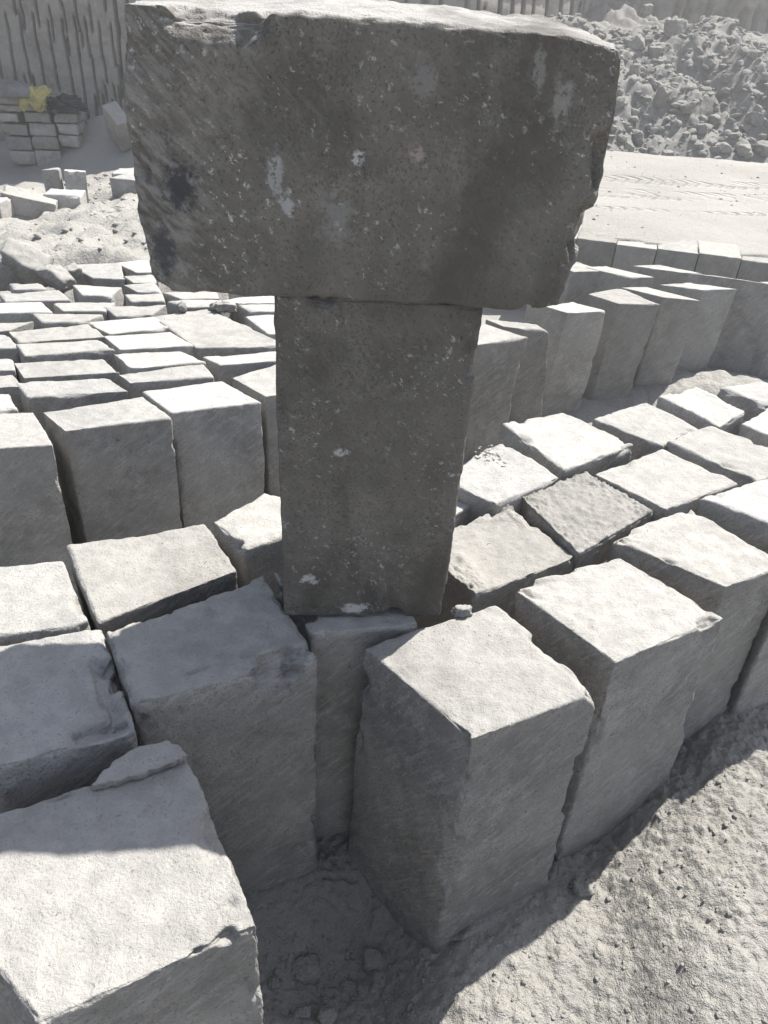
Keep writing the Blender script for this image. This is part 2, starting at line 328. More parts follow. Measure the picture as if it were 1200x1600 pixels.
# ------------------------------------------------------------------ places and sizes, in metres
BLOCKS = [
    ('N0', 0.505, [(-0.5356, 0.4925), (-0.2966, 0.3219), (-0.1059, 0.4272), (-0.2374, 0.6483)], 0.0042, 'nearest block, half sunlit, with a thin flake on its back edge', {'chip': 0.012, 'amp': 0.004}),
    ('N1', 0.52, [(-0.6182, 0.7869), (-0.4931, 0.5751), (-0.3074, 0.6639), (-0.4208, 0.8562)], 0.0042, 'shaded block at the left, right behind the nearest block with the flake', {'chip': 0.016, 'amp': 0.0035}),
    ('N1b', 0.52, [(-0.7436, 0.9679), (-0.6192, 0.807), (-0.437, 0.8576), (-0.5404, 1.0173)], 0.0065, 'sunlit block at the left edge, behind the shaded one', {'amp': 0.0035, 'chip': 0.008}),
    ('N2', 0.52, [(-0.5483, 1.052), (-0.4299, 0.8597), (-0.2422, 1.0154), (-0.3296, 1.1462)], 0.0042, 'sunlit block with a chipped front corner behind the wide shaded block', {'amp': 0.0035, 'chip': 0.008}),
    ('c1', 0.525, [(-0.4049, 0.8377), (-0.323, 0.7024), (-0.0825, 0.809), (-0.196, 1.0083)], 0.0042, 'wide shaded block with a rounded top edge, just left of the foot of the T', {'chip': 0.02, 'r': 0.01, 'amp': 0.0035}),
    ('c2', 0.52, [(-0.3199, 1.1558), (-0.2414, 1.075), (-0.0493, 1.2171), (-0.1772, 1.3483)], 0.0065, 'sunlit block half hidden behind the left edge of the upright block', {'chip': 0.016, 'amp': 0.0035}),
    ('cm', 0.517, [(-0.1851, 1.0198), (-0.1017, 0.8684), (0.0669, 0.9046), (-0.0056, 1.0619)], 0.0042, 'narrow dark block wedged under the foot of the upright block', {'chip': 0.014, 'amp': 0.0035}),
    ('front', 0.52, [(-0.0163, 0.8445), (0.1367, 0.6826), (0.3263, 0.7845), (0.1938, 0.9647)], 0.0042, 'foremost block of the right group, corner towards the viewer, crumb on top', {'chip': 0.008, 'r': 0.003, 'flare': 0.1, 'amp': 0.0035}),
    ('r2', 0.525, [(0.2212, 1.0099), (0.3629, 0.8411), (0.5712, 0.9625), (0.4344, 1.1197)], 0.0042, 'second block along the front of the right group, just behind the foremost one', {'chip': 0.008, 'r': 0.003, 'flare': 0.12, 'amp': 0.0035}),
    ('r3', 0.535, [(0.4161, 1.1643), (0.5934, 1.0325), (0.7258, 1.1057), (0.6099, 1.2831)], 0.005, 'third block along the front of the right group, reaching the right edge', {'chip': 0.008, 'r': 0.003, 'flare': 0.08, 'amp': 0.0035}),
    ('r5', 0.535, [(0.7416, 1.1911), (0.7363, 1.0899), (0.9856, 1.2217), (0.9481, 1.2958)], 0.006, 'block at the right edge, fourth along the front of the right group', {'chip': 0.012, 'r': 0.004, 'amp': 0.0035}),
    ('r4', 0.535, [(0.6392, 1.3274), (0.7689, 1.2284), (0.9591, 1.3449), (0.8288, 1.4329)], 0.0065, 'smooth pale block cut by the right edge of the view behind the third front block', {'amp': 0.0035, 'chip': 0.008}),
    ('m1', 0.5, [(0.0515, 1.1497), (0.1644, 1.0109), (0.3676, 1.1425), (0.2601, 1.3067)], 0.0034, 'block covered in brown crumbs on its far half, right beside the foot of the T', {'gran': 0.007, 'amp': 0.0035, 'chip': 0.008}),
    ('b1', 0.49, [(-0.0008, 1.2923), (0.115, 1.24), (0.1878, 1.3238), (0.078, 1.364)], 0.0065, 'low block whose small corner peeps out at the right edge of the upright block', {'amp': 0.0035, 'chip': 0.008}),
    ('m5', 0.52, [(0.1157, 1.3579), (0.2215, 1.2712), (0.3729, 1.4025), (0.2478, 1.5621)], 0.0065, 'block with a little dirt heap on its far edge, right of the upright block', {'gran': 0.002, 'amp': 0.0035, 'chip': 0.008}),
    ('m2', 0.51, [(0.2767, 1.3273), (0.3639, 1.1326), (0.5466, 1.3001), (0.4353, 1.4465)], 0.0034, 'block with its whole top buried in coarse dirt', {'gran': 0.0081, 'amp': 0.0035, 'chip': 0.008}),
    ('m3', 0.525, [(0.2686, 1.6308), (0.3793, 1.422), (0.5685, 1.5636), (0.4273, 1.7128)], 0.0065, 'clean topped block at the back of the right group, nearest the standing row', {'amp': 0.0035, 'chip': 0.008}),
    ('m4', 0.525, [(0.4427, 1.4216), (0.5636, 1.2909), (0.7559, 1.4139), (0.6301, 1.5561)], 0.0065, 'clean pale block beyond the dirt covered one', {'amp': 0.0035, 'chip': 0.008}),
    ('m6', 0.515, [(0.4997, 1.7076), (0.6407, 1.5855), (0.7644, 1.6914), (0.6668, 1.8328)], 0.0065, 'block between the clean topped one and the right edge, second row from back', {'gran': 0.0015, 'amp': 0.0035, 'chip': 0.008}),
    ('m7', 0.53, [(0.6459, 1.5802), (0.7962, 1.4158), (0.9554, 1.5283), (0.7804, 1.6812)], 0.0065, 'block with a shaded long side near the right edge, beyond the clean pale one', {'amp': 0.0035, 'chip': 0.008}),
    ('m8', 0.525, [(0.6967, 1.8472), (0.8076, 1.688), (0.9044, 1.7806), (0.8206, 1.9321)], 0.0065, 'back row block of the right group with crumbs on its far edge', {'gran': 0.002, 'amp': 0.0035, 'chip': 0.008}),
    ('m9', 0.525, [(0.8687, 1.7139), (0.9572, 1.6147), (1.0959, 1.7525), (0.9808, 1.8297)], 0.0065, 'block peeping in at the right edge, third from the back of its group', {'amp': 0.0035, 'chip': 0.008}),
    ('m10', 0.53, [(0.8812, 1.9299), (0.9851, 1.8236), (1.127, 1.9001), (1.0301, 2.0053)], 0.01, 'hindmost block of the right group, cut by the right edge', {'amp': 0.0035, 'chip': 0.008}),
    ('l0', 0.468, [(-1.0975, 1.5978), (-0.9849, 1.4281), (-0.7613, 1.4932), (-0.8748, 1.6578)], 0.006, 'tall front row block at the left edge of the left field', {'dz': [-0.0016, 0.0018, 0.0005, -0.0024], 'r': 0.003, 'chip': 0.004, 'amp': 0.003}),
    ('l1', 0.47, [(-0.849, 1.6499), (-0.7629, 1.5655), (-0.5353, 1.655), (-0.6417, 1.7782)], 0.006, 'front row block of the left field, second from the left, beside a deep dark gap', {'dz': [-0.0001, -0.002, 0.0014, -0.0023], 'r': 0.003, 'chip': 0.004, 'amp': 0.003}),
    ('l2', 0.469, [(-0.646, 1.7981), (-0.5449, 1.6901), (-0.3352, 1.7807), (-0.4631, 1.897)], 0.006, 'third front row block of the left field from the left, notched in its top', {'dz': [0.0001, -0.0004, 0.0005, 0.0014], 'r': 0.003, 'chip': 0.004, 'amp': 0.003}),
    ('l3', 0.473, [(-0.4447, 1.9271), (-0.3283, 1.8099), (-0.1271, 1.9237), (-0.2873, 2.0692)], 0.006, 'front row block of the left field, hidden on the right by the upright block', {'dz': [-0.0013, 0.0009, 0.0012, -0.0012], 'r': 0.003, 'chip': 0.004, 'amp': 0.003}),
    ('l4', 0.467, [(-0.983, 1.8067), (-0.9205, 1.7311), (-0.6878, 1.8081), (-0.7646, 1.8764)], 0.006, 'second row block of the left field, behind the dark gap', {'dz': [0.0028, -0.0012, -0.0011, 0.0024], 'r': 0.003, 'chip': 0.004, 'amp': 0.003}),
    ('l5', 0.471, [(-0.7479, 1.9028), (-0.6969, 1.8464), (-0.4898, 1.9246), (-0.5363, 1.9946)], 0.006, 'thin topped second row block of the left field, second from the left', {'dz': [-0.0002, 0.0016, -0.0028, 0.0012], 'r': 0.003, 'chip': 0.004, 'amp': 0.003}),
    ('l6', 0.469, [(-0.5569, 2.0688), (-0.4923, 2.0072), (-0.2441, 2.0995), (-0.3514, 2.1465)], 0.009, 'second row block of the left field, touching the upright block in the view', {'dz': [-0.0025, 0.001, 0.0026, -0.0018], 'r': 0.003, 'chip': 0.004, 'amp': 0.003}),
    ('l7', 0.471, [(-1.0502, 1.9369), (-0.9763, 1.8354), (-0.7441, 1.9137), (-0.8219, 2.0147)], 0.009, 'third row block of the left field, near the left edge', {'dz': [-0.0012, 0.0015, 0.0013, -0.0017], 'r': 0.003, 'chip': 0.004, 'amp': 0.003}),
    ('l8', 0.472, [(-0.8075, 2.0418), (-0.7262, 1.9389), (-0.534, 2.0096), (-0.6229, 2.0834)], 0.009, 'third row block of the left field, in the middle of the row', {'dz': [0.0009, 0.0011, 0.0019, -0.0004], 'r': 0.003, 'chip': 0.004, 'amp': 0.003}),
    ('l9', 0.472, [(-1.0902, 2.0539), (-1.0365, 1.9839), (-0.8089, 2.0587), (-0.8828, 2.1341)], 0.009, 'chipped fourth row block of the left field, near the left edge', {'dz': [0.0023, -0.0024, 0.0021, -0.0006], 'r': 0.003, 'chip': 0.004, 'amp': 0.003}),
    ('l10', 0.47, [(-0.8854, 2.1807), (-0.7966, 2.0722), (-0.6003, 2.1443), (-0.6951, 2.2383)], 0.009, 'fourth row block of the left field, in front of the double sized one', {'dz': [-0.0021, 0.0012, -0.0012, 0.0022], 'r': 0.003, 'chip': 0.004, 'amp': 0.003}),
    ('l11', 0.469, [(-0.7916, 2.37), (-0.5876, 2.1269), (-0.3079, 2.186), (-0.6368, 2.4816)], 0.009, 'double sized flat topped block carrying a small lump at its far end', {'dz': [0.0004, -0.0006, 0.0007, -0.0018], 'r': 0.003, 'chip': 0.004, 'amp': 0.003}),
    ('l12', 0.468, [(-1.1681, 2.167), (-1.1041, 2.0865), (-0.8744, 2.1722), (-0.9599, 2.2717)], 0.009, 'fifth row block of the left field, near the left edge', {'dz': [0.0015, 0.0015, 0.0004, 0.0025], 'r': 0.003, 'chip': 0.004, 'amp': 0.003}),
    ('l13', 0.468, [(-0.9797, 2.282), (-0.8737, 2.2027), (-0.7022, 2.2762), (-0.7869, 2.3764)], 0.009, 'fifth row block of the left field, left of the double sized one', {'dz': [0.0021, -0.002, 0.0028, 0.0007], 'r': 0.003, 'chip': 0.004, 'amp': 0.003}),
    ('l14', 0.471, [(-1.1548, 2.316), (-1.0948, 2.2439), (-0.9704, 2.2731), (-0.9482, 2.3685)], 0.012, 'sixth row block of the left field, short and thin topped', {'dz': [0.0028, 0.0017, 0.0017, -0.0027], 'r': 0.003, 'chip': 0.004, 'amp': 0.003}),
    ('a', 0.469, [(-1.3573, 2.5141), (-1.2961, 2.4302), (-1.0989, 2.4914), (-1.1733, 2.575)], 0.012, 'wide seventh row block of the left field, in front of the small tilted fragment', {'dz': [-0.0025, -0.0018, -0.0017, 0.0022], 'r': 0.003, 'chip': 0.004, 'amp': 0.003}),
    ('b', 0.468, [(-1.3641, 2.6136), (-1.3219, 2.551), (-1.2139, 2.5733), (-1.2707, 2.6416)], 0.012, 'small block below the pale rough boulder', {'dz': [-0.0012, -0.0, 0.0021, 0.0028], 'r': 0.003, 'chip': 0.004, 'amp': 0.003}),
    ('c', 0.471, [(-1.3296, 2.4032), (-1.2688, 2.3057), (-1.101, 2.3443), (-1.1808, 2.4469)], 0.012, 'sixth row block of the left field, cut by the left edge', {'dz': [-0.0017, 0.0003, 0.0012, -0.0027], 'r': 0.003, 'chip': 0.004, 'amp': 0.003}),
    ('d', 0.471, [(-1.1527, 2.4526), (-1.0768, 2.3625), (-0.9468, 2.3874), (-0.9443, 2.4794)], 0.012, 'sixth row block of the left field, second from the left edge', {'dz': [-0.0008, 0.0005, 0.001, 0.001], 'r': 0.003, 'chip': 0.004, 'amp': 0.003}),
    ('f', 0.47, [(-1.3098, 2.2221), (-1.2315, 2.1458), (-1.1654, 2.1754), (-1.133, 2.2738)], 0.009, 'little slab topped block at the left edge in the fifth row', {'dz': [0.0003, -0.0018, -0.0, -0.0022], 'r': 0.003, 'chip': 0.004, 'amp': 0.003}),
    ('gq', 0.47, [(-1.2805, 2.1052), (-1.1942, 2.0105), (-1.0779, 2.041), (-1.161, 2.1553)], 0.009, 'block cut by the left edge in the fourth row', {'dz': [0.0002, 0.0016, -0.0006, -0.0029], 'r': 0.003, 'chip': 0.004, 'amp': 0.003}),
    ('h', 0.47, [(-1.1982, 1.9426), (-1.1353, 1.8611), (-1.0201, 1.8889), (-1.0637, 1.9698)], 0.009, 'block cut by the left edge in the third row', {'dz': [-0.0018, 0.0014, -0.0007, -0.0007], 'r': 0.003, 'chip': 0.004, 'amp': 0.003}),
    ('iq', 0.472, [(-1.1589, 1.8308), (-1.0932, 1.753), (-0.9565, 1.7867), (-1.0152, 1.8626)], 0.006, 'block cut by the left edge in the second row', {'dz': [-0.0006, -0.0009, -0.0009, -0.0001], 'r': 0.003, 'chip': 0.004, 'amp': 0.003}),
    ('j', 0.468, [(-1.1094, 1.6998), (-1.0375, 1.6244), (-0.9139, 1.6573), (-0.9698, 1.7368)], 0.006, 'block cut by the left edge just behind the tall front row block', {'dz': [0.0003, 0.0025, 0.0004, 0.0015], 'r': 0.003, 'chip': 0.004, 'amp': 0.003}),
    ('m', 0.473, [(-1.1475, 2.6294), (-1.0714, 2.5201), (-0.9778, 2.5315), (-0.9719, 2.6419)], 0.012, 'block of the left field right of the small tilted fragment', {'dz': [0.0021, 0.0015, 0.0019, 0.0019], 'r': 0.003, 'chip': 0.004, 'amp': 0.003}),
    ('n', 0.469, [(-1.2561, 2.8764), (-1.1155, 2.7361), (-1.0014, 2.7521), (-1.0821, 2.9448)], 0.012, 'wide flat block at the far end of the left field, beside the pale rough boulder', {'dz': [-0.0001, -0.0009, -0.0014, 0.0004], 'r': 0.003, 'chip': 0.004, 'amp': 0.003}),
    ('o', 0.469, [(-1.0167, 2.7794), (-0.9611, 2.714), (-0.8774, 2.7318), (-0.9177, 2.8367)], 0.012, 'far block of the left field just left of the crosswise block', {'dz': [0.0007, 0.0005, -0.0024, -0.0003], 'r': 0.003, 'chip': 0.004, 'amp': 0.003}),
    ('p', 0.469, [(-1.1031, 2.9428), (-0.9912, 2.8454), (-0.9117, 2.8631), (-0.9932, 3.0075)], 0.012, 'hindmost block of the left field, beside the crosswise block', {'dz': [0.0012, -0.0025, -0.002, 0.0001], 'r': 0.003, 'chip': 0.004, 'amp': 0.003}),
    ('qq', 0.469, [(-0.9851, 2.6804), (-0.9136, 2.6145), (-0.83, 2.6317), (-0.884, 2.7184)], 0.012, 'far block of the left field, just below the crosswise block corner', {'dz': [0.001, -0.001, -0.0018, 0.0026], 'r': 0.003, 'chip': 0.004, 'amp': 0.003}),
    ('r', 0.468, [(-0.95, 2.5855), (-0.9053, 2.5112), (-0.7936, 2.5334), (-0.8268, 2.6184)], 0.012, 'seventh row block of the left field, below the crosswise block corner', {'dz': [-0.0021, -0.0013, -0.001, -0.0016], 'r': 0.003, 'chip': 0.004, 'amp': 0.003}),
    ('s', 0.47, [(-0.965, 2.4235), (-0.9036, 2.3534), (-0.7951, 2.3874), (-0.7764, 2.4959)], 0.012, 'sixth row block of the left field, behind the double sized one', {'dz': [0.0026, -0.0022, -0.0005, 0.001], 'r': 0.003, 'chip': 0.004, 'amp': 0.003}),
    ('u', 0.472, [(-0.7949, 2.5326), (-0.7108, 2.4763), (-0.5968, 2.4985), (-0.5745, 2.569)], 0.012, 'block behind the far end of the double sized one', {'dz': [0.003, -0.0021, 0.0002, 0.0023], 'r': 0.003, 'chip': 0.004, 'amp': 0.003}),
    ('v', 0.467, [(-0.8304, 2.6281), (-0.7495, 2.5747), (-0.6182, 2.6011), (-0.6468, 2.6657)], 0.012, 'block right under the lower edge of the crosswise block', {'dz': [0.0005, -0.002, 0.0016, 0.0026], 'r': 0.003, 'chip': 0.004, 'amp': 0.003}),
    ('w', 0.47, [(-0.616, 2.5949), (-0.5481, 2.5631), (-0.3626, 2.5998), (-0.4095, 2.6755)], 0.012, 'far block under the crosswise block, touching the upright block', {'dz': [-0.0029, -0.0026, -0.0005, 0.0021], 'r': 0.003, 'chip': 0.004, 'amp': 0.003}),
    ('x', 0.468, [(-0.5519, 2.5511), (-0.4927, 2.4831), (-0.3408, 2.5122), (-0.3973, 2.5815)], 0.012, 'block with a crumbled corner beside the upright block', {'dz': [0.001, -0.0006, -0.0014, 0.0012], 'r': 0.003, 'chip': 0.004, 'amp': 0.003}),
    ('y', 0.469, [(-0.4991, 2.4284), (-0.3976, 2.2732), (-0.2311, 2.3152), (-0.3517, 2.4838)], 0.009, 'block with a pointed corner left of the upright block, beyond the double sized one', {'dz': [-0.0008, 0.0016, -0.0, 0.0017], 'r': 0.003, 'chip': 0.004, 'amp': 0.003}),
    ('z', 0.47, [(-0.6195, 2.7151), (-0.5583, 2.6789), (-0.4829, 2.6944), (-0.5197, 2.7359)], 0.012, 'sliver of a far block under the crosswise block', {'dz': [-0.002, -0.0003, 0.0022, 0.0004], 'r': 0.003, 'chip': 0.004, 'amp': 0.003}),
    ('B0', 0.45, [(0.0485, 2.305), (0.0784, 2.1706), (0.2508, 2.246), (0.1528, 2.3807)], 0.0085, 'block of the standing row, a lit strip beside the upright block', {'zb': -0.1, 'r': 0.003, 'chip': 0.0035, 'amp': 0.002, 'group': 'blocks of the standing row at the back right', 'lean': (0.035, 0.0)}),
    ('B1', 0.44, [(0.2692, 2.5401), (0.2365, 2.3579), (0.4496, 2.4779), (0.311, 2.5937)], 0.0085, 'standing row block right beside the upright block', {'zb': -0.1, 'r': 0.003, 'chip': 0.0035, 'amp': 0.002, 'group': 'blocks of the standing row at the back right', 'lean': (0.035, 0.0)}),
    ('B2', 0.43, [(0.3183, 2.6718), (0.5052, 2.6515), (0.548, 2.612), (0.38, 2.62)], 0.0085, 'standing row block turned so that its rough right face is sunlit', {'zb': -0.1, 'r': 0.003, 'chip': 0.0035, 'amp': 0.002, 'group': 'blocks of the standing row at the back right', 'lean': (-0.045, 0.052), 'dz': (0, 0, -0.012, -0.006)}),
    ('B3', 0.42, [(0.5673, 2.8964), (0.6448, 2.8277), (0.8144, 2.8827), (0.6902, 2.976)], 0.0085, 'standing row block just right of the one with the sunlit face', {'zb': -0.1, 'r': 0.003, 'chip': 0.0035, 'amp': 0.002, 'group': 'blocks of the standing row at the back right', 'lean': (0.035, 0.0)}),
    ('B4', 0.42, [(0.7733, 3.0925), (0.8761, 2.9806), (1.0426, 3.0052), (0.9351, 3.205)], 0.0085, 'standing row block with a crumbling top, below the corner of the crosswise block', {'zb': -0.1, 'r': 0.003, 'chip': 0.0035, 'amp': 0.002, 'group': 'blocks of the standing row at the back right', 'lean': (0.035, 0.0)}),
    ('B5', 0.42, [(0.9401, 3.2151), (1.0881, 3.1051), (1.2363, 3.0927), (1.0539, 3.248)], 0.0085, 'standing row block with a slanting knife-like top', {'zb': -0.1, 'r': 0.003, 'chip': 0.0035, 'amp': 0.002, 'group': 'blocks of the standing row at the back right', 'lean': (0.035, 0.0)}),
    ('B6', 0.42, [(1.1198, 3.2896), (1.3012, 3.2538), (1.458, 3.2954), (1.2614, 3.3479)], 0.0085, 'standing row block whose right edge meets the soil mound', {'zb': -0.1, 'r': 0.003, 'chip': 0.0035, 'amp': 0.002, 'group': 'blocks of the standing row at the back right', 'lean': (0.035, 0.0)}),
    ('B7', 0.42, [(1.3097, 3.507), (1.5501, 3.4483), (1.6858, 3.3802), (1.4363, 3.4938)], 0.0085, 'tallest standing row block by the right edge', {'zb': -0.1, 'r': 0.003, 'chip': 0.0035, 'amp': 0.002, 'group': 'blocks of the standing row at the back right', 'lean': (0.035, 0.0)}),
    ('B8', 0.42, [(1.6044, 3.4402), (1.7241, 3.3506), (1.8955, 3.3581), (1.8091, 3.4838)], 0.0085, 'standing row block cut by the right edge', {'zb': -0.1, 'r': 0.003, 'chip': 0.0035, 'amp': 0.002, 'group': 'blocks of the standing row at the back right', 'lean': (0.035, 0.0)}),
    ('X0', 0.41, [(0.6491, 3.6652), (0.7789, 3.4564), (0.9628, 3.5076), (0.7731, 3.6828)], 0.0085, 'low block behind the standing row, half hidden by the crosswise block', {'zb': -0.1, 'r': 0.003, 'chip': 0.0035, 'amp': 0.002, 'group': 'blocks of the standing row at the back right', 'lean': (0.035, 0.0)}),
    ('X1', 0.41, [(0.8515, 3.5353), (1.0269, 3.41), (1.1445, 3.4454), (0.9487, 3.5787)], 0.0085, 'low block behind the standing row, second from the crosswise block', {'zb': -0.1, 'r': 0.003, 'chip': 0.0035, 'amp': 0.002, 'group': 'blocks of the standing row at the back right', 'lean': (0.035, 0.0)}),
    ('X2', 0.4, [(1.0947, 3.6709), (1.3041, 3.5984), (1.4088, 3.5898), (1.2404, 3.7153)], 0.0085, 'thin topped block behind the standing row, under the terrace edge', {'zb': -0.1, 'r': 0.003, 'chip': 0.0035, 'amp': 0.002, 'group': 'blocks of the standing row at the back right', 'lean': (0.035, 0.0)}),
]
COL_BOT = [(-0.1488, 0.9015, 0.519), (0.1018, 0.9252, 0.519), (0.0835, 1.1193, 0.519), (-0.1671, 1.0956, 0.519)]
COL_TOP = [(-0.1496, 0.9014, 1.035), (0.1085, 0.9258, 1.0261), (0.0902, 1.1199, 1.0261), (-0.1679, 1.0956, 1.035)]
TOP_BOT = [(-0.2807, 0.877, 1.0381), (0.2159, 0.9239, 1.0279), (0.1971, 1.123, 1.0327), (-0.2995, 1.0761, 1.0429)]
TOP_TOP = [(-0.2805, 0.877, 1.3192), (0.2102, 0.9234, 1.313), (0.1914, 1.1225, 1.329), (-0.2993, 1.0761, 1.3352)]
TOP_NOD = [
    (-0.2052, -0.1198, 0.1173, 0.022, 0.72, (0.055, 0.055, 0.06), 0.92),
    (-0.1001, -0.1099, 0.1347, 0.01, 0.4, (0.42, 0.42, 0.42), 0.6),
    (-0.0882, -0.1088, 0.1047, 0.008, 0.5, (0.42, 0.42, 0.42), 0.7),
    (-0.2287, -0.122, 0.0507, 0.016, 0.5, (0.06, 0.06, 0.065), 0.8),
    (-0.01, -0.1014, 0.156, 0.008, 0.8, (0.5, 0.5, 0.49), 0.8),
    (0.2054, -0.0811, 0.2184, 0.012, 0.4, (0.3, 0.29, 0.27), 0.6),
    (0.1744, -0.084, 0.2464, 0.01, 0.4, (0.3, 0.29, 0.27), 0.5),
    (0.0524, -0.0955, 0.1619, 0.01, 0.8, (0.4, 0.33, 0.29), 0.6),
    (-0.0331, -0.1036, 0.0884, 0.022, 0.6, (0.26, 0.26, 0.25), 0.5),
    (0.0538, -0.0954, 0.2319, 0.018, 0.7, (0.26, 0.25, 0.24), 0.5)]
TERR_A = (0.9168, 4.1354)
TERR_B = (1.8282, 3.8846)
TERR_Z = 0.4
TW = 0.205
NTERR = 9
CLY = 8.6
CLH = 4.0
GROOVES = [
    (-3.9437, 1.1428, -3.9343, 0.9598),
    (-3.9402, 0.9329, -3.9329, 0.5829),
    (-3.7734, 1.2745, -3.7842, 1.0469),
    (-3.814, 1.1702, -3.8044, 0.8596),
    (-3.8078, 0.8432, -3.7959, 0.5904),
    (-3.6227, 1.3829, -3.6413, 1.0753),
    (-3.6871, 1.1561, -3.6671, 0.8507),
    (-3.6671, 0.8507, -3.6581, 0.5018),
    (-3.5117, 1.232, -3.5018, 0.956),
    (-3.5482, 1.1063, -3.5318, 0.7269),
    (-3.5303, 0.6661, -3.5359, 0.5312),
    (-3.3795, 1.2491, -3.3724, 1.0475),
    (-3.4127, 1.1342, -3.3981, 0.8325),
    (-3.3981, 0.8325, -3.3959, 0.7011),
    (-3.3978, 0.6899, -3.3898, 0.4765),
    (-3.2616, 1.3261, -3.2466, 1.0541),
    (-3.2894, 1.1665, -3.2766, 0.8389),
    (-3.2839, 0.871, -3.2815, 0.3031),
    (-3.1423, 1.2715, -3.1146, 1.061),
    (-3.2002, 1.1452, -3.1617, 0.8451),
    (-3.168, 0.8447, -3.1457, 0.4153),
    (-2.9769, 1.3909, -2.9762, 1.2341),
    (-3.0661, 1.1315, -3.0501, 0.8293),
    (-3.0501, 0.8293, -3.0351, 0.6315),
    (-2.9513, 1.1114, -2.931, 0.7756),
    (-2.931, 0.7756, -2.8903, 0.5152),
    (-2.8671, 1.1366, -2.8609, 1.048),
    (-3.1865, 0.4877, -3.1804, 0.1906),
    (-3.1127, 0.5031, -3.0969, 0.1714),
    (-3.0229, 0.4508, -3.0055, 0.2537),
    (-2.9468, 0.5745, -2.9231, 0.276),
    (-3.3898, 0.4765, -3.3669, 0.1862),
    (-3.2815, 0.3031, -3.2607, 0.1861),
    (-3.9554, 0.5985, -3.9557, 0.5366),
    (-3.8505, 0.6377, -3.8509, 0.5423),
    (-3.7725, 0.6419, -3.7659, 0.5469),
    (-3.0744, 0.5845, -3.0672, 0.4599),
    (-2.9898, 0.5891, -2.9753, 0.4649),
    (-4.0632, 0.862, -4.0859, 0.5915),
    (-4.0953, 1.1038, -4.1066, 0.8381),
    (-3.8379, 1.3719, -3.8453, 1.1685),
    (-3.3955, 1.3945, -3.3928, 1.2433),
    (-3.3775, 0.9838, -3.3751, 0.8554),
    (-3.2403, 1.0544, -3.2284, 0.9384)]
RUB_Y = 7.4
RUB_TOPY = 9.8
RUB_H = 0.82
BOULDERS = [
    (2.737, 9.54, 0.248, 0.3, 0.225, 0.89, -0.04, 'big slab faced boulder high on the rubble slope'),
    (3.463, 10.98, 0.176, 0.24, 0.16, 0.95, -0.34, 'tall shaded boulder beside the slab faced one, high on the slope'),
    (2.285, 9.3, 0.22, 0.21, 0.2, 0.21, -0.14, 'dark boulder at the left of the slope, right of the crosswise block'),
    (3.79, 10.98, 0.22, 0.24, 0.2, 0.6, -0.28, 'large boulder at the crest of the slope'),
    (4.114, 10.98, 0.193, 0.18, 0.175, 0.74, -0.02, 'grey boulder at the crest, near the right edge'),
    (4.167, 10.98, 0.275, 0.21, 0.25, 0.8, -0.07, 'bright faced boulder below the crest at the right edge'),
    (2.493, 9.16, 0.165, 0.15, 0.15, -0.14, 0.15, 'boulder below the big slab faced one'),
    (2.141, 8.44, 0.138, 0.18, 0.125, 0.97, -0.14, 'boulder in the middle of the slope, nearest the crosswise block'),
    (2.371, 8.16, 0.154, 0.18, 0.14, 0.94, 0.25, 'grey lump in the middle of the slope'),
    (2.593, 8.06, 0.138, 0.12, 0.125, -0.64, 0.03, 'small angular boulder in the middle of the slope, in bright dust'),
    (2.86, 8.04, 0.165, 0.12, 0.15, 0.41, 0.26, 'long boulder on the slope pointing right'),
    (2.125, 7.78, 0.138, 0.132, 0.125, 0.33, -0.31, 'rounded boulder low on the slope, left part'),
    (2.011, 7.6, 0.11, 0.12, 0.1, -0.0, -0.05, 'lowest boulder on the left of the slope'),
    (2.352, 7.56, 0.099, 0.072, 0.09, 0.0, 0.27, 'little boulder at the foot of the slope, left of centre'),
    (2.509, 7.48, 0.066, 0.048, 0.06, -0.3, -0.24, 'small stone on the flat at the foot of the slope'),
    (2.848, 7.6, 0.138, 0.096, 0.125, 0.04, 0.05, 'boulder at the foot of the slope, right of centre'),
    (3.047, 7.58, 0.138, 0.096, 0.125, 0.88, 0.01, 'squarish boulder at the foot of the slope near the right edge'),
    (3.206, 7.64, 0.165, 0.132, 0.15, -0.46, 0.25, 'shaded boulder at the foot of the slope, cut by the right edge'),
    (2.676, 7.74, 0.11, 0.096, 0.1, -0.02, 0.07, 'boulder just above the foot of the slope'),
    (3.2, 7.96, 0.165, 0.132, 0.15, -0.05, -0.25, 'large boulder below the furrowed fan'),
    (2.76, 10.98, 0.165, 0.18, 0.15, 0.39, 0.14, 'boulder near the crest, above the corner of the crosswise block')]
CRUMBS = [(0.239, 1.478, 0.52, 0.05, 90, 0.006), (0.411, 1.642, 0.523, 0.05, 60, 0.005), (0.807, 1.842, 0.523, 0.06, 60, 0.006), (0.643, 1.704, 0.513, 0.06, 30, 0.006)]
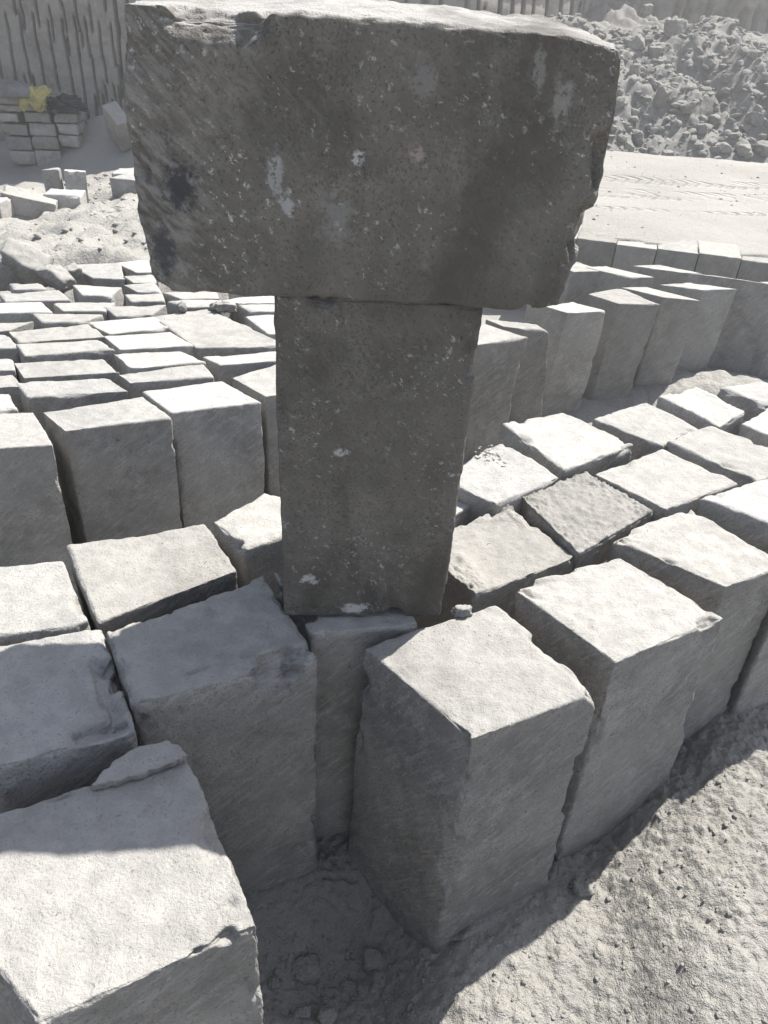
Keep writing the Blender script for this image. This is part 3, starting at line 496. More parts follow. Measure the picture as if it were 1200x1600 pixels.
STONES = [
    ('stone_chip', (0.1362, 0.9353, 0.527), (0.045, 0.03, 0.026), 0.5, (0, 0.1), 'crumbled chip on the back corner of the foremost right block', 'stone chip', {'planes': 14, 'rough': 0.2, 'dirt': False}),
    ('stone_chip', (-0.706, 2.4266, 0.487), (0.035, 0.03, 0.04), 0.2, (0, 0), 'small pointed lump on the far end of the double sized block', 'stone chip', {'planes': 9, 'rough': 0.15, 'sub': 3, 'dirt': False}),
    ('stone_chip', (-0.5748, 2.4781, 0.482), (0.085, 0.06, 0.05), 0.4, (0, 0.2), 'crumbly lump on the corner of a far block beside the upright block', 'stone chip', {'planes': 12, 'rough': 0.25, 'dirt': False}),
    ('boulder', (-1.39, 2.8336, 0.47), (0.19, 0.14, 0.12), 0.2, (0.5, 0.3), 'pale rough boulder lying on the far left corner of the block field', 'boulder', {'planes': 5, 'rough': 0.04, 'dirt': False}),
    ('stone_fragment', (-1.2157, 2.6722, 0.485), (0.17, 0.1, 0.07), -0.5, (0.1, 0.25), 'small tilted fragment on the blocks right of the pale boulder', 'stone fragment', {'planes': 8, 'rough': 0.08, 'dirt': False}),
    ('stone_fragment', (-1.1954, 2.7397, 0.48), (0.1, 0.07, 0.05), -0.8, (0.2, 0.1), 'little broken fragment against the tilted one', 'stone fragment', {'planes': 8, 'rough': 0.12, 'dirt': False}),
    ('stone_fragment', (-1.4739, 2.8154, 0.44), (0.12, 0.12, 0.12), 0.8, (0.1, 0.1), 'shaded fragment at the left edge beside the pale boulder', 'stone fragment', {'planes': 7, 'rough': 0.06, 'dirt': False}),
    ('stone', (-0.0904, 0.6626, None), (0.085, 0.055, 0.04), 0.35, (0, 0.1), 'largest flat stone in the shaded hollow between the blocks', 'stone', {'planes': 8, 'rough': 0.08, 'dirt': True}),
    ('stone', (-0.1402, 0.6227, None), (0.03, 0.026, 0.022), 0.2, (0, 0), 'small rounded stone in the shaded hollow, left of the largest', 'stone', {'planes': 9, 'dirt': True}),
    ('stone', (-0.0425, 0.5913, None), (0.045, 0.04, 0.03), 0.9, (0, 0), 'mid sized stone in the hollow below the largest', 'stone', {'planes': 9, 'dirt': True}),
    ('stone', (-0.0858, 0.5917, None), (0.035, 0.03, 0.026), 0.1, (0, 0), 'dull stone at the bottom edge of the hollow', 'stone', {'planes': 9, 'dirt': True}),
    ('stone', (0.0335, 0.6959, None), (0.05, 0.04, 0.03), 0.1, (0, 0), 'half buried stone against the foot of the foremost right block', 'stone', {'planes': 9, 'dirt': True}),
    ('broken_ledge', (0.2335, 0.7274, 0.002), (0.2, 0.05, 0.06), 0.49, (0.15, 0), 'rough broken ledge left at the foot of the foremost right block', 'stone ledge', {'planes': 12, 'rough': 0.07, 'sub': 4, 'dirt': True}),
    ('broken_ledge', (0.5036, 0.8581, 0.01), (0.13, 0.05, 0.06), 0.5, (0.1, 0), 'rough broken ledge at the foot of the second right block', 'stone ledge', {'planes': 12, 'rough': 0.07, 'sub': 4, 'dirt': True}),
    ('earth_clod', (0.3967, 0.7818, None), (0.06, 0.045, 0.035), 0.3, (0, 0), 'clod in the shade at the foot of the second right block', 'clod', {'planes': 16, 'rough': 0.2, 'dirt': True})]
FLAKE = {'loc': (-0.2857, 0.6178, 0.506), 'outline': [(-0.0387, -0.0371), (-0.0114, -0.0238), (0.0168, -0.0112), (0.0388, 0.0031), (0.0507, 0.014), (0.0409, 0.0296), (0.0221, 0.0343), (0.0005, 0.0306), (-0.0229, 0.0124), (-0.0428, -0.0137), (-0.0541, -0.0382)]}
STACK = [
    (-3.6725, 7.7, 0.4733, 0.2256, 0.0638, 0.34, 0.12, 'stacked block by the cliff, top layer, under the grey sack'),
    (-3.4135, 7.7, 0.4927, 0.2072, 0.0584, 0.34, 0.12, 'stacked block by the cliff, top layer, under the yellow cloth'),
    (-3.6734, 7.7, 0.416, 0.2266, 0.0487, 0.34, 0.12, 'stacked block by the cliff, second layer, left column of the stack'),
    (-3.4202, 7.7, 0.43, 0.2083, 0.0538, 0.34, 0.12, 'stacked block by the cliff, second layer, below the yellow cloth'),
    (-3.7114, 7.7, 0.3245, 0.2163, 0.076, 0.34, 0.12, 'stacked block by the cliff, third layer, left column of the stack'),
    (-3.4185, 7.7, 0.3355, 0.2278, 0.0864, 0.34, 0.12, 'stacked block by the cliff, third layer, middle column of the stack'),
    (-3.152, 7.7, 0.3503, 0.2093, 0.0756, 0.34, 0.12, 'stacked block by the cliff, directly under the black bag'),
    (-3.6488, 7.7, 0.2157, 0.2362, 0.0988, 0.34, 0.12, 'stacked block by the cliff, fourth layer, left column of the stack'),
    (-3.3856, 7.7, 0.2305, 0.2297, 0.0986, 0.34, 0.12, 'stacked block by the cliff, fourth layer, middle column of the stack'),
    (-3.1522, 7.7, 0.249, 0.1869, 0.093, 0.34, 0.12, 'stacked block by the cliff, fourth layer, right column of the stack'),
    (-3.6333, 7.7, 0.0914, 0.2263, 0.1172, 0.34, 0.12, 'stacked block by the cliff, fifth layer, left column of the stack'),
    (-3.3818, 7.7, 0.1112, 0.2379, 0.1114, 0.34, 0.12, 'stacked block by the cliff, fifth layer, middle column of the stack'),
    (-3.1524, 7.7, 0.146, 0.1762, 0.0945, 0.34, 0.12, 'stacked block by the cliff, fifth layer, right column, sunk in the dust'),
    (-3.6225, 7.7, -0.03, 0.2284, 0.1139, 0.34, 0.12, 'stacked block by the cliff, bottom layer, left column of the stack'),
    (-3.3751, 7.7, -0.0439, 0.2284, 0.1476, 0.34, 0.12, 'stacked block by the cliff, bottom layer, middle column of the stack, sunk in the dust')]
YARD = [
    (-2.333, 5.3487, None, 0.115, 0.1, 0.24, 0.33, (-0.12, -0.06), 'slim block standing on end in the yard, the left one of two'),
    (-2.1972, 5.3474, None, 0.14, 0.12, 0.25, 0.36, (-0.1, 0.06), 'slim block standing on end in the yard, the right one of two'),
    (-2.2452, 4.7144, None, 0.3, 0.17, 0.14, 0.25, (0.05, 0.22), 'lopsided block lying in the yard before the two standing ones'),
    (-2.0685, 4.8645, None, 0.21, 0.17, 0.12, 0.15, (0, 0), 'neat lying block below the two standing ones in the yard'),
    (-2.3591, 4.5542, None, 0.15, 0.2, 0.13, 0.0, (0, 0), 'grey lying block cut by the left edge in the yard'),
    (-2.8147, 5.7802, None, 0.34, 0.22, 0.06, 0.1, (0.02, 0), 'flat slab lying in the yard at the left edge'),
    (-1.7987, 5.3015, None, 0.2, 0.2, 0.12, -0.1, (0, 0), 'low block in the yard just left of the crosswise block'),
    (-1.9134, 5.7317, None, 0.26, 0.25, 0.08, 0.1, (0, 0), 'flat slab in the yard hidden partly by the crosswise block'),
    (-2.681, 7.7659, 0.22, 0.28, 0.14, 0.3, -0.75, (0.3, 0.5), 'tilted block leaning at the foot of the cliff near the crosswise block')]
SACK = ((-3.5714, 7.68, 0.5748), (0.42, 0.26, 0.19))
BAG = ((-3.1697, 7.75, 0.4846), (0.33, 0.26, 0.15))
CLOTH = ((-3.398, 7.8, 0.5552), (0.27, 0.34))
CAM_R = [(0.99807, -0.062102, -0.0), (0.034002, 0.546453, -0.836799), (0.051967, 0.835184, 0.54751)]
CAM_Z = 1.32
MND = (1.4318, 3.0943)
EXPO = 1.42
HAZE = 0.0125
T_BAND = ((0.1892, 0.2699), (0.1198, -0.0063), 0.055, 0.62)

# ------------------------------------------------------------------ the standing blocks
POLYS = []
for i, (key, z, quad, res, label, kw) in enumerate(BLOCKS):
    kw = dict(kw)
    if key in ('m1', 'm2'): kw['mat'] = M_dirty
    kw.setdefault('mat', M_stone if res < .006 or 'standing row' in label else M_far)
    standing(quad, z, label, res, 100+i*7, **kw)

# ------------------------------------------------------------------ the T: one block upright, one laid across it
o, _ = hexa('stone_block', COL_BOT, COL_TOP, .0038, 911, r=.004, chip=.009, amp=.0028,
            mat=stone_material('tuff_upright', tone=(.124, .112, .095), dust=(.36, .35, .33), fleck=.75, streak=.6, flip=-1, stain=.6,
                               nodules=((.0, -.1, .02, .030, 2.4, (.5, .49, .47), .8), (-.075, -.1, .075, .016, 1.5, (.5, .49, .47), .8), (-.03, -.1, .3, .012, 1.6, (.5, .49, .47), .7))))
tag(o, 'brown-grey block standing on end and carrying the block laid across it', 'stone block', 'two blocks stacked as a letter T')

def t_extra(p, half):
    # broken-off lower right corner and ragged right end
    x, z = p[:, 0]/half[0], p[:, 2]/half[2]
    cut = sstep(.72, 1.02, x)*sstep(.2, -1.0, z)
    p[:, 0] += np.where(x < 0, -1, 1)*sstep(.5, 1, np.abs(x))*(.005+.010*(1-z**2))
    p[:, 0] -= cut*.022; p[:, 2] += cut*.006
    tip = sstep(.8, 1.0, x)*sstep(.55, 1.0, z); p[:, 2] -= tip*.006
    return p
o, _ = hexa('stone_block', TOP_BOT, TOP_TOP, .0036, 933, r=.004, chip=.013, amp=.0042, extra=t_extra, chipbias=.04,
            mat=stone_material('tuff_crosswise', tone=(.160, .146, .125), dust=(.36, .35, .33), fleck=1.0, streak=.55, flip=-1, stain=.4, scuff=.45, band=T_BAND, nodules=TOP_NOD))
tag(o, 'big brown-grey block laid crosswise on top of the upright block', 'stone block', 'two blocks stacked as a letter T')

# ------------------------------------------------------------------ ground: one sheet
def axis(lo, a, b, hi, fine, grow):
    mid = list(np.arange(a, b, fine)); up, s = [b], fine
    while up[-1] < hi: s = min(s*grow, 2.0); up.append(up[-1]+s)
    dn, s = [a], fine
    while dn[-1] > lo: s = min(s*grow, 2.0); dn.append(dn[-1]-s)
    return np.array(dn[:0:-1]+mid+up)
gx = axis(-40, -.2, 1.0, 40, .0036, 1.016); gy = axis(-25, .28, 1.1, 45, .0036, 1.013)
GX, GY = np.meshgrid(gx, gy, indexing='ij')
TA, TB = np.array(TERR_A), np.array(TERR_B)          # front edge of the terrace
tdir = (TB-TA)/np.linalg.norm(TB-TA); tn = np.array([-tdir[1], tdir[0]])
def ground_z(x, y):
    x = np.asarray(x, float); y = np.asarray(y, float)
    p = np.stack([x.ravel(), y.ravel(), np.zeros(x.size)], 1)
    z = np.zeros(x.size); X, Y = p[:, 0], p[:, 1]
    z += .05*sstep(.9, .5, Y)*sstep(.05, .3, X)*0
    # heap of loose soil before the right-hand rows
    dfront = (Y-.62)-(X-.12)*.66                         # distance ahead of the first right row
    z += .055*sstep(-.75, -.25, dfront)*sstep(.25, -.05, dfront)*sstep(.0, .2, X)*sstep(2.2, 1.2, X)*.35
    u = X-.25*(Y-.8)
    z += .125*sstep(.40, .64, u)*sstep(1.55, 1.2, Y)*sstep(1.6, 1.2, X)*sstep(-.2, .5, Y)
    z -= .02*sstep(1.9, 2.3, Y)*sstep(.1, .5, X)
    z += .08*np.exp(-((X-MND[0])**2/.16+(Y-MND[1])**2/.05))
    z += .09*np.exp(-((X-1.0)**2/.06+(Y-2.15)**2/.03))
    z -= .11*np.exp(-(X/.13)**2-((Y-.64)/.13)**2)
    # yard on the left falls away towards the cliff
    left = sstep(.6, -.9, X)
    yard = -.12+.46*sstep(-3.8, -.6, X)
    z += left*(.27*sstep(2.3, 2.75, Y)*sstep(5.5, 3.2, Y) + .10*np.exp(-((Y-3.2)/.25)**2) + yard*sstep(3.0, 5.5, Y) + .16*sstep(7.4, 8.5, Y))
    # terrace on the right
    s = (X-TA[0])*tn[0]+(Y-TA[1])*tn[1]
    right = sstep(-.6, .5, X)
    z = z*(1-sstep(.05, .09, s)*right) + (TERR_Z+.001)*sstep(.05, .09, s)*right
    near = sstep(2.2, 1.2, np.hypot(X-.3, Y-.7))
    bank = np.exp(-((X-MND[0])**2/.3+(Y-MND[1])**2/.1))
    z += bank*(.03*np.abs(fbm(p, 7, 18, 3))+.012*np.abs(noise(p, 28, 20)))
    rocky = left*sstep(2.4, 2.9, Y)*sstep(9, 5, Y)
    z += .012*fbm(p, 2.5, 3, 3)*(1-.8*right*sstep(0, .3, s)) + .002*noise(p, 9, 4)*right*sstep(0, .1, s)
    z += near*(.014*fbm(p, 8, 5, 3, .45) + (.0045*np.abs(fbm(p, 26, 8, 2, .6)) + .0045*np.abs(noise(p, 62, 9)) + .0042*np.abs(noise(p, 118, 11)))*(.45+sstep(-.3, .4, noise(p, 4, 12))) + .002*noise(p, 140, 10))
    dg = np.stack([(X+Y)*31, (X-Y)*6, 0*X], 1)
    z += near*.0045*np.abs(noise(dg, 1, 25))*sstep(.0, .35, noise(p, 3.3, 26)+.1) + near*.012*noise(p, 3.1, 27)
    z += rocky*(.030*np.abs(noise(p, 13, 23)) + .022*np.abs(noise(p, 27, 22)) + .06*np.abs(fbm(p, 2.6, 15, 4, .55)) + .022*noise(p, 11, 16) + .014*np.abs(noise(p, 22, 17)))
    z += .30*np.exp(-((X+2.95)/.5)**2-((Y-8.1)/.45)**2)
    z += .02*right*sstep(.3, 1.5, s)*np.abs(fbm(p, 1.1, 19, 3))*sstep(1.0, 2.5, s)
    return z.reshape(x.shape)
GZ = ground_z(GX, GY)
idx = np.arange(GX.size).reshape(GX.shape)
gf = np.stack([idx[:-1, :-1], idx[1:, :-1], idx[1:, 1:], idx[:-1, 1:]], -1).reshape(-1, 4)
g = link('ground', mesh('ground', np.stack([GX.ravel(), GY.ravel(), GZ.ravel()], 1), gf), M_soil)
g['kind'] = 'structure'

# ------------------------------------------------------------------ terrace edge: flush blocks not yet lifted out
tlen = np.linalg.norm(TB-TA)
for k in range(NTERR):
    a = TA + tdir*(k*TW-.2); b = a+tdir*(TW-.003)
    dep = .30
    c = [a, b, b+tn*dep, a+tn*dep]
    zz = TERR_Z+.004*math.sin(k*2.1)
    words = ['nearest the crosswise block', 'second from the crosswise block', 'third from the crosswise block', 'fourth from the crosswise block', 'fifth from the crosswise block', 'sixth from the crosswise block', 'seventh from the crosswise block', 'eighth from the crosswise block', 'last before the photo edge']
    o, _ = hexa('terrace_block', [(*q, -.1) for q in c], [(*q, zz) for q in c],   .014, 500+k, r=.002, chip=.003, amp=.001, mat=M_terr)
    tag(o, 'flush dusty block in the edge of the flat terrace, '+words[min(k, 8)], 'stone block', 'flush blocks along the terrace edge')

# ------------------------------------------------------------------ cliff with saw grooves
path = np.array([(-16, 9.0), (-7, CLY-.15), (-2.0, CLY), (.6, CLY+.6), (2.6, 11.8), (7, 12.6), (20, 13.0), (40, 12.5)])
seg = np.r_[0, np.cumsum(np.linalg.norm(np.diff(path, axis=0), axis=1))]
def path_at(s): return np.stack([np.interp(s, seg, path[:, 0]), np.interp(s, seg, path[:, 1])], 1)
def s_of_x(x): return np.interp(x, path[:, 0], seg)
ss = np.concatenate([np.arange(0, s_of_x(-6.3), .15), np.arange(s_of_x(-6.3), s_of_x(-2.6), .008), np.arange(s_of_x(-2.6), s_of_x(3), .03), np.arange(s_of_x(3), s_of_x(9), .05), np.arange(s_of_x(9), seg[-1], .3)])
zz = np.concatenate([np.arange(-1.2, 2.4, .035), np.arange(2.4, CLH, .2), [CLH]])
S, Z = np.meshgrid(ss, zz, indexing='ij')
xy = path_at(S.ravel()); p3 = np.stack([xy[:, 0], xy[:, 1], Z.ravel()], 1)
inset = np.zeros(S.size); sr, zr = S.ravel(), Z.ravel(); xr = xy[:, 0]
def groove(x0, z0, x1, z1, w=.011, d=.20):
    global inset
    m = (zr > min(z0, z1)-.04) & (zr < max(z0, z1)+.04)
    t = np.clip((zr[m]-z0)/(z1-z0), 0, 1)
    xc = x0+(x1-x0)*t
    e = np.minimum(sstep(-.02, .03, (zr[m]-z0)/(z1-z0)*abs(z1-z0)), sstep(-.02, .03, (1-(zr[m]-z0)/(z1-z0))*abs(z1-z0)))
    gg = sstep(w*1.15, w*.55, np.abs(xr[m]-xc))*e*d
    inset[m] = np.maximum(inset[m], gg)
for x0, z0, x1, z1 in GROOVES: groove((x0+x1)/2, z0, (x0+x1)/2+.006, z1)
gr = random.Random(5)
x = -2.9
while x < 6.5:
    z = -.2
    while z < 4.5:
        ln = gr.uniform(.5, 1.1); xo = x+gr.uniform(-.04, .04); groove(xo, z, xo+.006, z+ln, .016, .14); z += ln*gr.uniform(.7, 1.05)
    x += gr.uniform(.15, .22)
for xx in np.arange(-7.5, -5.2, .17):
    z = -.4
    while z < 4.5:
        ln = gr.uniform(.5, 1.1); xo = xx+gr.uniform(-.03, .03); groove(xo, z, xo+.006, z+ln, .016, .14); z += ln
courses = (.010+.02*sstep(-2, 0, xr))*sstep(.3, .5, np.abs(((zr*1.9+.15*noise(p3, .8, 4)) % 1)-.5))
rough = (.02+.08*sstep(-2, 0, xr))*fbm(p3*np.array([1, 1, .5]), .7, 61, 3) + .012*fbm(p3, 4, 63, 3) + .005*noise(p3, 20, 65)
rough += sstep(1.5, 4, xr)*(.22*np.abs(fbm(p3*np.array([1.6, 1.6, .6]), .9, 67, 4)))
yy = xy[:, 1]+inset+rough+courses+.04*(zr)
cz = np.arange(S.size).reshape(S.shape)
cf = np.stack([cz[:-1, :-1], cz[1:, :-1], cz[1:, 1:], cz[:-1, 1:]], -1).reshape(-1, 4)
cv = np.stack([xr, yy, zr], 1)
# plateau behind the lip
top_i = cz[:, -1]; bk = len(cv)+np.arange(len(top_i))
cv = np.concatenate([cv, np.stack([cv[top_i, 0]*1.4, np.full(len(top_i), 44.0), np.full(len(top_i), CLH+.6)], 1)])
cf = np.concatenate([cf, np.stack([top_i[:-1], top_i[1:], bk[1:], bk[:-1]], 1)])
cl = link('cliff', mesh('cliff', cv, cf), M_cliff); cl['kind'] = 'structure'

# ------------------------------------------------------------------ rubble slope at the foot of the cliff
def slope_z(x, y):
    x = np.asarray(x, float); y = np.asarray(y, float)
    p = np.stack([x.ravel(), y.ravel(), np.zeros(x.size)], 1); X, Y = p[:, 0], p[:, 1]
    foot = RUB_Y+.18*fbm(p, .9, 71, 2)
    t = np.clip((Y-foot)/(RUB_TOPY-RUB_Y), 0, 1.4)
    side = sstep(.2, 1.6, X+.35*(Y-6))
    ridge = 1+.16*np.sin(X*1.15-1.0)+.10*fbm(p, .8, 73, 2)
    h = (RUB_H)*np.where(t < 1, t**.85, 1)*ridge*side
    h = h + side*sstep(0, .15, t)*(.20*np.abs(fbm(p, 1.2, 75, 3, .5)) - .06 + .06*np.abs(fbm(p, 3.6, 76, 3, .5)) + .03*np.abs(noise(p, 8, 77))+.022*np.abs(noise(p, 15, 78))+.016*np.abs(noise(p, 29, 79))+.008*noise(p, 52, 79))*(1-.6*sstep(.0,.5,noise(p, 1.1, 86)))
    # a broad furrowed fan of loose material on the right
    fan = np.exp(-((X-3.75-.33*(7.4-Y))/.55)**2)*sstep(.1, .35, t)
    h = h + fan*.10 + fan*.035*np.sin((X+.33*Y)*26+2*noise(p, 2, 80))
    return (TERR_Z-.05+h-.04*sstep(.02, 0, t)).reshape(x.shape)
rx = np.concatenate([np.arange(.2, 5, .017), np.arange(5, 9.5, .05)]); ry = np.concatenate([np.arange(RUB_Y-.5, RUB_TOPY+.6, .017), np.arange(RUB_TOPY+.6, RUB_TOPY+3, .06)])
RX, RY = np.meshgrid(rx, ry, indexing='ij'); RZ = slope_z(RX, RY)
ri = np.arange(RX.size).reshape(RX.shape)
rf = np.stack([ri[:-1, :-1], ri[1:, :-1], ri[1:, 1:], ri[:-1, 1:]], -1).reshape(-1, 4)
jit = .02*np.stack([noise(np.stack([RX.ravel(), RY.ravel(), RZ.ravel()], 1), 9, 81+i) for i in range(2)], 1)
rv = np.stack([RX.ravel()+jit[:, 0], RY.ravel()+jit[:, 1], RZ.ravel()], 1)
rs = link('rubble_slope', mesh('rubble_slope', rv, rf), M_rub); rs['kind'] = 'structure'

# boulders one can tell apart
for i, (px, py, w, h, d, rz, tx, words) in enumerate(BOULDERS):
    z = float(slope_z(np.array([px]), np.array([py]))[0])
    rock('boulder', (px, py, z+h*.22), (w, d, h), 700+i*3, words, 'boulder', 'boulders in the rubble slope', rz, (tx, .15*math.sin(i*2.7)), mat=M_rub, sub=4, planes=8, rough=.09)
# the rest of the rubble, too many to count
vs, fs, nb = [], [], 0
rr_ = np.random.default_rng(12)
for i in range(8500):
    x = rr_.uniform(.6, 7.5); t = rr_.uniform(0, 1)**1.1
    y = RUB_Y-.1+t*(RUB_TOPY-RUB_Y+.3)
    z = float(slope_z(np.array([x]), np.array([y]))[0])
    s = .014+.085*rr_.random()**3.2
    v, f = rock_vf((s*rr_.uniform(.8, 1.6), s*rr_.uniform(.8, 1.5), s*rr_.uniform(.5, 1.1)), i, sub=(2 if s > .06 else 1), planes=7, rough=.03)
    a, b = rr_.uniform(0, 6.28), rr_.uniform(-.6, .6)
    ca, sa, cb, sb = math.cos(a), math.sin(a), math.cos(b), math.sin(b)
    Rm = np.array([[ca, -sa, 0], [sa, ca, 0], [0, 0, 1]])@np.array([[1, 0, 0], [0, cb, -sb], [0, sb, cb]])
    vs.append(v@Rm.T+np.array([x, y, z+.02*s])); fs.append(f+nb); nb += len(v)
rb = link('rubble', mesh('rubble', np.concatenate(vs), np.concatenate(fs), False), M_rub)
tag(rb, 'broken stones strewn over the grey rubble slope', 'rubble', None, 'stuff')

# clods and pebbles in the loose soil
vs, fs, nb = [], [], 0
for i in range(4200):
    if i < 3000: x, y = rr_.uniform(.0, 1.1), rr_.uniform(.2, 1.0)
    else: x, y = rr_.uniform(-.14, .14), rr_.uniform(.3, .72)
    if i < 3000 and (y-.62)-(x-.12)*.66 > .0: continue
    s = .002+.011*rr_.random()**4
    z = float(ground_z(np.array([x]), np.array([y]))[0])
    v, f = rock_vf((s, s*rr_.uniform(.7, 1.2), s*rr_.uniform(.6, .9)), i+9000, sub=2, planes=7, rough=.08)
    vs.append(v+np.array([x, y, z-s*.06])); fs.append(f+nb); nb += len(v)
for i in range(1500):
    x, y = rr_.uniform(-3.6, -.5), rr_.uniform(2.75, 6.8)
    if i > 1250: x, y = rr_.uniform(.9, 3.2), rr_.uniform(4.3, 7.2)
    s = .008+.045*rr_.random()**4
    if i > 1250: s *= .5
    z = float(ground_z(np.array([x]), np.array([y]))[0])
    v, f = rock_vf((s*rr_.uniform(.8, 1.5), s*rr_.uniform(.7, 1.3), s*rr_.uniform(.5, .9)), i+19000, sub=1, planes=6, rough=.04)
    vs.append(v+np.array([x, y, z+s*.1])); fs.append(f+nb); nb += len(v)
cb_ = link('pebbles', mesh('pebbles', np.concatenate(vs), np.concatenate(fs)), M_soil)
tag(cb_, 'small clods and pebbles strewn over the loose grey soil', 'pebbles', None, 'stuff')

# crumbs lying on some of the block tops
vs, fs, nb = [], [], 0
for (cx, cy, z, rad, cnt, smax) in CRUMBS:
    for i in range(cnt):
        a, q = rr_.uniform(0, 6.28), rad*rr_.random()**.6
        s = .0025+smax*rr_.random()**3
        v, f = rock_vf((s, s*rr_.uniform(.7, 1.2), s*rr_.uniform(.4, .7)), nb+11, sub=2, planes=7, rough=.08)
        vs.append(v+np.array([cx+q*math.cos(a), cy+q*math.sin(a), z+s*.02])); fs.append(f+nb); nb += len(v)
cr = link('crumbs', mesh('crumbs', np.concatenate(vs), np.concatenate(fs)), M_soil)
tag(cr, 'loose grey crumbs scattered over the block tops', 'crumbs', None, 'stuff')

# ------------------------------------------------------------------ loose stones that can be told apart
for i, (nm, loc, size, rz, tilt, label, cat, kw) in enumerate(STONES):
    loc = list(loc)
    if loc[2] is None: loc[2] = float(ground_z(np.array([loc[0]]), np.array([loc[1]]))[0])+size[2]*.2
    kw = dict(kw); dirt = kw.pop('dirt')
    rock(nm, loc, size, 300+i*5, label, cat, None, rz, tilt, mat=M_dirt if dirt else M_stone, **kw)

# thin flake on the near block
fx, fy, fz = FLAKE['loc']
fo = FLAKE['outline']; nn_ = 90
ring = []
for k in range(nn_):
    t = k/nn_*len(fo); a = int(t); b = (a+1) % len(fo); w = t-a
    ring.append(np.array(fo[a])*(1-w)+np.array(fo[b])*w)
ring = np.array(ring); ring = ring+np.stack([.0035*fbm(np.c_[ring, ring[:, 0]*0+.3*q], 60, 41+q, 3, .6) for q in (0, 1)], 1); ctr = ring.mean(0)
vv, ff = [], []
levels = (.0, .5, .96, .985, 1.0, 1.0, .99, .97, .85, .6, .3, .0); hgt = (0, 0, 0, .0004, .0012, .0075, .0085, .0088, .0092, .0095, .0098, .0095)
for li, (s, h) in enumerate(zip(levels, hgt)):
    q = ctr+(ring-ctr)*max(s, .02)
    j = fbm(np.c_[q*1, np.full(nn_, li*.01)], 55, 5, 3)
    q2 = q+(.0015*s)*j[:, None]
    lift = 0.0
    zz_ = h*(1 if li > 4 else 1)+.004*j*(1 if li > 5 else .4)+lift
    zz_ = h + .0012*j*(s > .2) + lift
    vv.append(np.c_[q2, zz_])
vv = np.concatenate(vv)
for li in range(len(levels)-1):
    for k in range(nn_):
        a, b = li*nn_+k, li*nn_+(k+1) % nn_
        ff.append((a, b, b+nn_, a+nn_))
fl_ = link('stone_flake', mesh('stone_flake', vv, ff), M_stone, None, (fx, fy, fz))
tag(fl_, 'thin broken flake lying on the back edge of the nearest block', 'stone flake')

# ------------------------------------------------------------------ stack of blocks at the foot of the cliff
for i, (x, y, z, w, h, d, rz, label) in enumerate(STACK):
    ca, sa = math.cos(rz), math.sin(rz)
    c = [np.array([x, y])+np.array([ca*a-sa*b, sa*a+ca*b]) for a, b in ((-w/2, 0), (w/2, 0), (w/2, d), (-w/2, d))]
    o, _ = hexa('stone_block', [(*q, z) for q in c], [(*q, z+h) for q in c], .02, 600+i, r=.006, chip=.010, amp=.005, mat=M_stack)
    tag(o, label, 'stone block', 'blocks stacked by the cliff')

# blocks and slabs lying in the yard
for i, (x, y, z, w, d, h, rz, tilt, label) in enumerate(YARD):
    if z is None: z = float(ground_z(np.array([x]), np.array([y]))[0])-.02
    c = [(-w/2, -d/2), (w/2, -d/2), (w/2, d/2), (-w/2, d/2)]
    o, _ = hexa('stone_block', [(*q, 0) for q in c], [(*q, h) for q in c], .016, 650+i, r=.005, chip=.010, amp=.004, mat=M_cliff if 'leaning' in label else M_far)
    o.location = (x, y, z); o.rotation_euler = (tilt[0], tilt[1], rz)
    tag(o, label, 'stone block', 'loose blocks lying in the yard')

# sack, cloth and bag on the stack
def lump(name, loc, size, seed, mat, label, cat, amp, fr, flat=.0, rz=0):
    D, F = sphere_dirs(5)
    v = D.copy(); v[:, 2] = np.where(v[:, 2] < -.35, -.35-(v[:, 2]+.35)*-.15, v[:, 2])
    rad = 1+amp*fbm(D+seed, fr, seed, 4, .55)-amp*.9*np.abs(noise(D+seed, fr*1.7, seed+3))
    v = v*rad[:, None]*np.array(size)/2
    o = link(name, mesh(name, v, F), mat, None, loc); o.rotation_euler[2] = rz
    return tag(o, label, cat)
lump('sack', SACK[0], SACK[1], 21, cloth_material('sackcloth', (.12, .115, .115), (.17, .165, .165), 12), 'plump grey sack lying on the left end of the stack', 'sack', .12, 1.6)
lump('plastic_bag', BAG[0], BAG[1], 23, cloth_material('black_plastic', (.012, .013, .018), (.04, .042, .05), 9), 'crumpled black plastic bag on the right column of the stack', 'bag', .5, 2.2)
# crumpled yellow cloth hanging over the front of the stack
cw, ch = CLOTH[1]
un, vn = 70, 60
U, V = np.meshgrid(np.linspace(-1, 1, un), np.linspace(0, 1, vn), indexing='ij')
pp = np.stack([U.ravel()*cw/2, V.ravel()*ch, np.zeros(U.size)], 1)
k1 = fbm(pp, 9, 91, 3); k2 = np.abs(fbm(pp, 14, 93, 3))
bell = np.clip(1-np.abs(U.ravel())**2.2, 0, 1)
lenf = .35+.65*np.abs(np.sin(U.ravel()*3.0+.4))
drop = V.ravel()
x_ = U.ravel()*cw/2*(1+.15*k1)
over = np.clip(drop*1.9-.9, 0, 1)
y_ = -np.clip(drop, 0, .48)/.48*.16-.012+.03*k1*(drop < .5)-over*.015-.03*k2*over
z_ = (1-over)*(.01+.035*bell+.025*k1+.02*k2)-over*lenf*.12
cv_ = np.stack([x_, y_, z_], 1)
ci = np.arange(un*vn).reshape(un, vn)
cf_ = np.stack([ci[:-1, :-1], ci[1:, :-1], ci[1:, 1:], ci[:-1, 1:]], -1).reshape(-1, 4)
co_ = link('cloth', mesh('cloth', cv_, cf_[:, ::-1]), cloth_material('yellow_cloth', (.24, .21, .07), (.36, .32, .13), 14), None, CLOTH[0])
sm = co_.modifiers.new('thickness', 'SOLIDIFY'); sm.thickness = .012
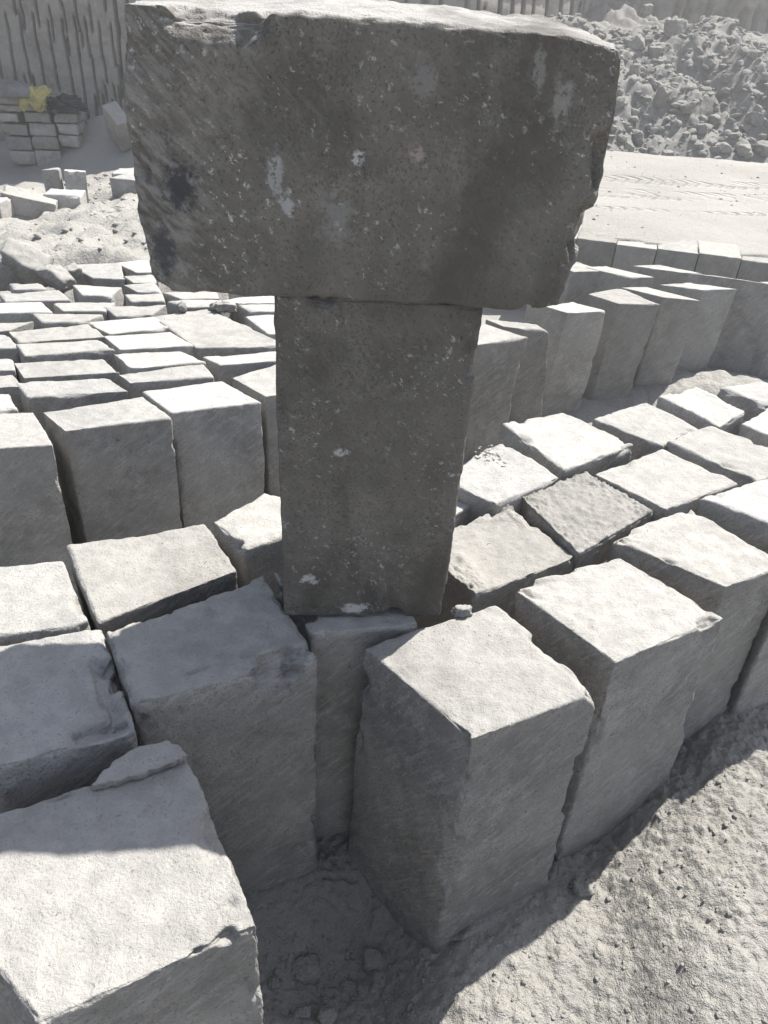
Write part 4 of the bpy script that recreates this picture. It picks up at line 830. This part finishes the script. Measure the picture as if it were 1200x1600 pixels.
tag(co_, 'crumpled yellow cloth draped over the middle of the stack', 'cloth')

# ------------------------------------------------------------------ light, sky, camera
SUN = np.array([.43, .50, 1.0]); SUN /= np.linalg.norm(SUN)
sl = bpy.data.lights.new('sun', 'SUN'); sl.energy = 4.5; sl.angle = math.radians(.55); sl.color = (1, .965, .905)
so = bpy.data.objects.new('sun', sl); C.objects.link(so)
from mathutils import Vector, Matrix
so.rotation_euler = Vector(SUN).to_track_quat('Z', 'Y').to_euler(); so.location = (4, 5, 9)
w = bpy.data.worlds.new('World'); bpy.context.scene.world = w; w.use_nodes = True
sky = w.node_tree.nodes.new('ShaderNodeTexSky'); sky.sky_type = 'NISHITA'; sky.sun_disc = False
sky.sun_elevation = math.asin(SUN[2]); sky.sun_rotation = math.atan2(SUN[0], SUN[1])
sky.dust_density = 6.0; sky.ozone_density = .6; sky.altitude = 2300
hs_ = w.node_tree.nodes.new('ShaderNodeHueSaturation'); hs_.inputs['Saturation'].default_value = .7
w.node_tree.links.new(sky.outputs[0], hs_.inputs['Color'])
w.node_tree.links.new(hs_.outputs[0], w.node_tree.nodes['Background'].inputs[0])
w.node_tree.nodes['Background'].inputs[1].default_value = .10

# added haze volume: lifts the shaded tones like a veil over the lens
hv = np.array([(x, y, z) for x in (-80, 80) for y in (-30, 52) for z in (-2.6, 6.4)], float)
hf = [(0, 1, 3, 2), (4, 6, 7, 5), (0, 4, 5, 1), (2, 3, 7, 6), (0, 2, 6, 4), (1, 5, 7, 3)]
hm = bpy.data.materials.new('veil_haze'); hm.use_nodes = True
ht = hm.node_tree; ht.nodes.remove(ht.nodes['Principled BSDF'])
pv = ht.nodes.new('ShaderNodeVolumePrincipled'); pv.inputs['Color'].default_value = (.95, .94, .91, 1)
pv.inputs['Density'].default_value = HAZE; pv.inputs['Anisotropy'].default_value = .5
ht.links.new(pv.outputs[0], ht.nodes['Material Output'].inputs['Volume'])
hz = link('haze', mesh('haze', hv, hf, False), hm); hz['kind'] = 'stuff'; hz['label'] = 'thin pale haze added to lift the shaded tones'; hz['category'] = 'haze'

cam = bpy.data.cameras.new('camera'); co = bpy.data.objects.new('camera', cam); C.objects.link(co)
cam.sensor_fit = 'VERTICAL'; cam.sensor_height = 32.0; cam.lens = 32.0*1180/1600
cam.clip_start = .02; cam.clip_end = 500
Rm = Matrix(CAM_R); co.matrix_world = Matrix.Translation((0, 0, CAM_Z)) @ Rm.to_4x4()
sc = bpy.context.scene; sc.camera = co
sc.view_settings.view_transform = 'Standard'; sc.view_settings.look = 'None'
sc.view_settings.exposure = EXPO; sc.view_settings.gamma = 1
sc.render.engine = 'CYCLES'; sc.cycles.max_bounces = 6; sc.cycles.diffuse_bounces = 4; sc.cycles.use_denoising = True
